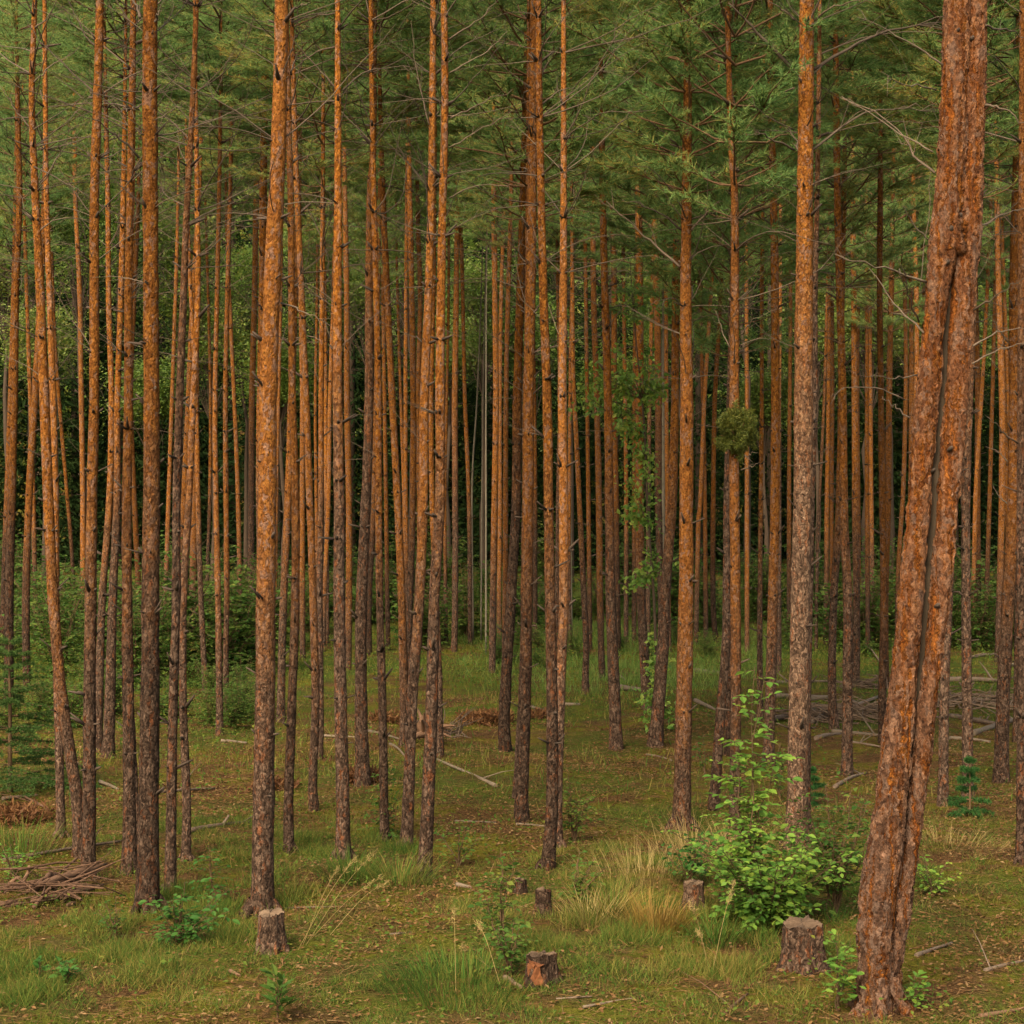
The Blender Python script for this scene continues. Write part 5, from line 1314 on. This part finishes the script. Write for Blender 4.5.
for i, (px, dep) in enumerate(sp):
    X = (px-512)/F*dep
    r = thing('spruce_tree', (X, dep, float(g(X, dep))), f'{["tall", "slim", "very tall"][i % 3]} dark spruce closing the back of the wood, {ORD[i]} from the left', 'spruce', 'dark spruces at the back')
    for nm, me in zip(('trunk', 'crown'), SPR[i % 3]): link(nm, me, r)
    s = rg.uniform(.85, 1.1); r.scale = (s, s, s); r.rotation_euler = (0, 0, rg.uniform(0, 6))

G = Geo()
NB = 620
dx = RNG.uniform(84, 190, NB); xx = RNG.uniform(-.46, .46, NB)*dx
for X, dep in zip(xx, dx):
    h = RNG.uniform(9, 15); n = 420
    q = RNG.normal(size=(n, 3)); q /= np.linalg.norm(q, axis=1, keepdims=True)
    q = q*(RNG.uniform(.3, 1, (n, 1))**.5)*np.array([2.6, 2.6, h*.42])*(1+.25*np.sin(q[:, :1]*6+q[:, 2:]*9))
    pos = q+np.array([X, dep, float(g(X, dep))+h*.62])
    Rm = frames(RNG.normal(size=(n, 3))*np.array([1, 1, .5]))*RNG.uniform(.7, 1.4, n)[:, None, None]
    G.scatter(*leaf4(.55, .36), Rm, pos, 0)
    z0 = float(g(X, dep)); G.tube([Vector((X, dep, z0-.3)), Vector((X, dep, z0+h*.7))], [.18, .08], 6, 1, False)
tag(G.build('distant_wood', [M_BROAD, M_DARKBARK]), 'wooded slope closing the view behind the spruces', 'wood', kind='stuff')

# ------------------------------------------------------------------ camera, light, sky
cam = bpy.data.cameras.new('camera'); co = bpy.data.objects.new('camera', cam); COL.objects.link(co)
co.location = (0, 0, HC); co.rotation_euler = (R(90), 0, 0)
cam.sensor_width = 36; cam.lens = F/1024*36; cam.shift_y = (YH-512)/1024
cam.clip_start = .1; cam.clip_end = 1000
SC.camera = co

EL = R(43); AZ = math.atan2(-.42, -.90)       # light comes over the viewer's left shoulder
sdir = Vector((math.sin(AZ)*math.cos(EL), math.cos(AZ)*math.cos(EL), math.sin(EL)))
sun = bpy.data.lights.new('sun', 'SUN'); so = bpy.data.objects.new('sun', sun); COL.objects.link(so)
sun.energy = 1.6; sun.angle = R(22); sun.color = (1, .89, .68)
so.rotation_euler = (-sdir).to_track_quat('-Z', 'Y').to_euler(); so.location = (0, -20, 40)
w = bpy.data.worlds.new('World'); SC.world = w; w.use_nodes = True
nt = w.node_tree; nt.nodes.clear()
sky = nt.nodes.new('ShaderNodeTexSky'); sky.sky_type = 'NISHITA'; sky.sun_disc = False
sky.sun_elevation = EL; sky.sun_rotation = AZ; sky.dust_density = 5.0; sky.ozone_density = .6; sky.air_density = 1.0
bg = nt.nodes.new('ShaderNodeBackground'); bg.inputs[1].default_value = .15
ou = nt.nodes.new('ShaderNodeOutputWorld')
nt.links.new(mixc(nt, 1., sky.outputs[0], (1., .93, .76), 'MULTIPLY'), bg.inputs[0]); nt.links.new(bg.outputs[0], ou.inputs[0])

SC.view_settings.view_transform = 'Standard'; SC.view_settings.look = 'None'
SC.view_settings.exposure = 1.66; SC.view_settings.gamma = 1
SC.render.engine = 'CYCLES'
cy = SC.cycles
cy.max_bounces = 8; cy.diffuse_bounces = 5; cy.glossy_bounces = 2; cy.transmission_bounces = 5
cy.use_denoising = True
try:
    cy.denoiser = 'OPENIMAGEDENOISE'; cy.denoising_prefilter = 'ACCURATE'; cy.denoising_input_passes = 'RGB_ALBEDO_NORMAL'
except Exception: pass
cy.sample_clamp_indirect = 6

if __name__ == '__main__':
    for o in SC.objects:
        if 'label' in o and not 4 <= len(o['label'].split()) <= 16: print('LABEL', len(o['label'].split()), o['label'])
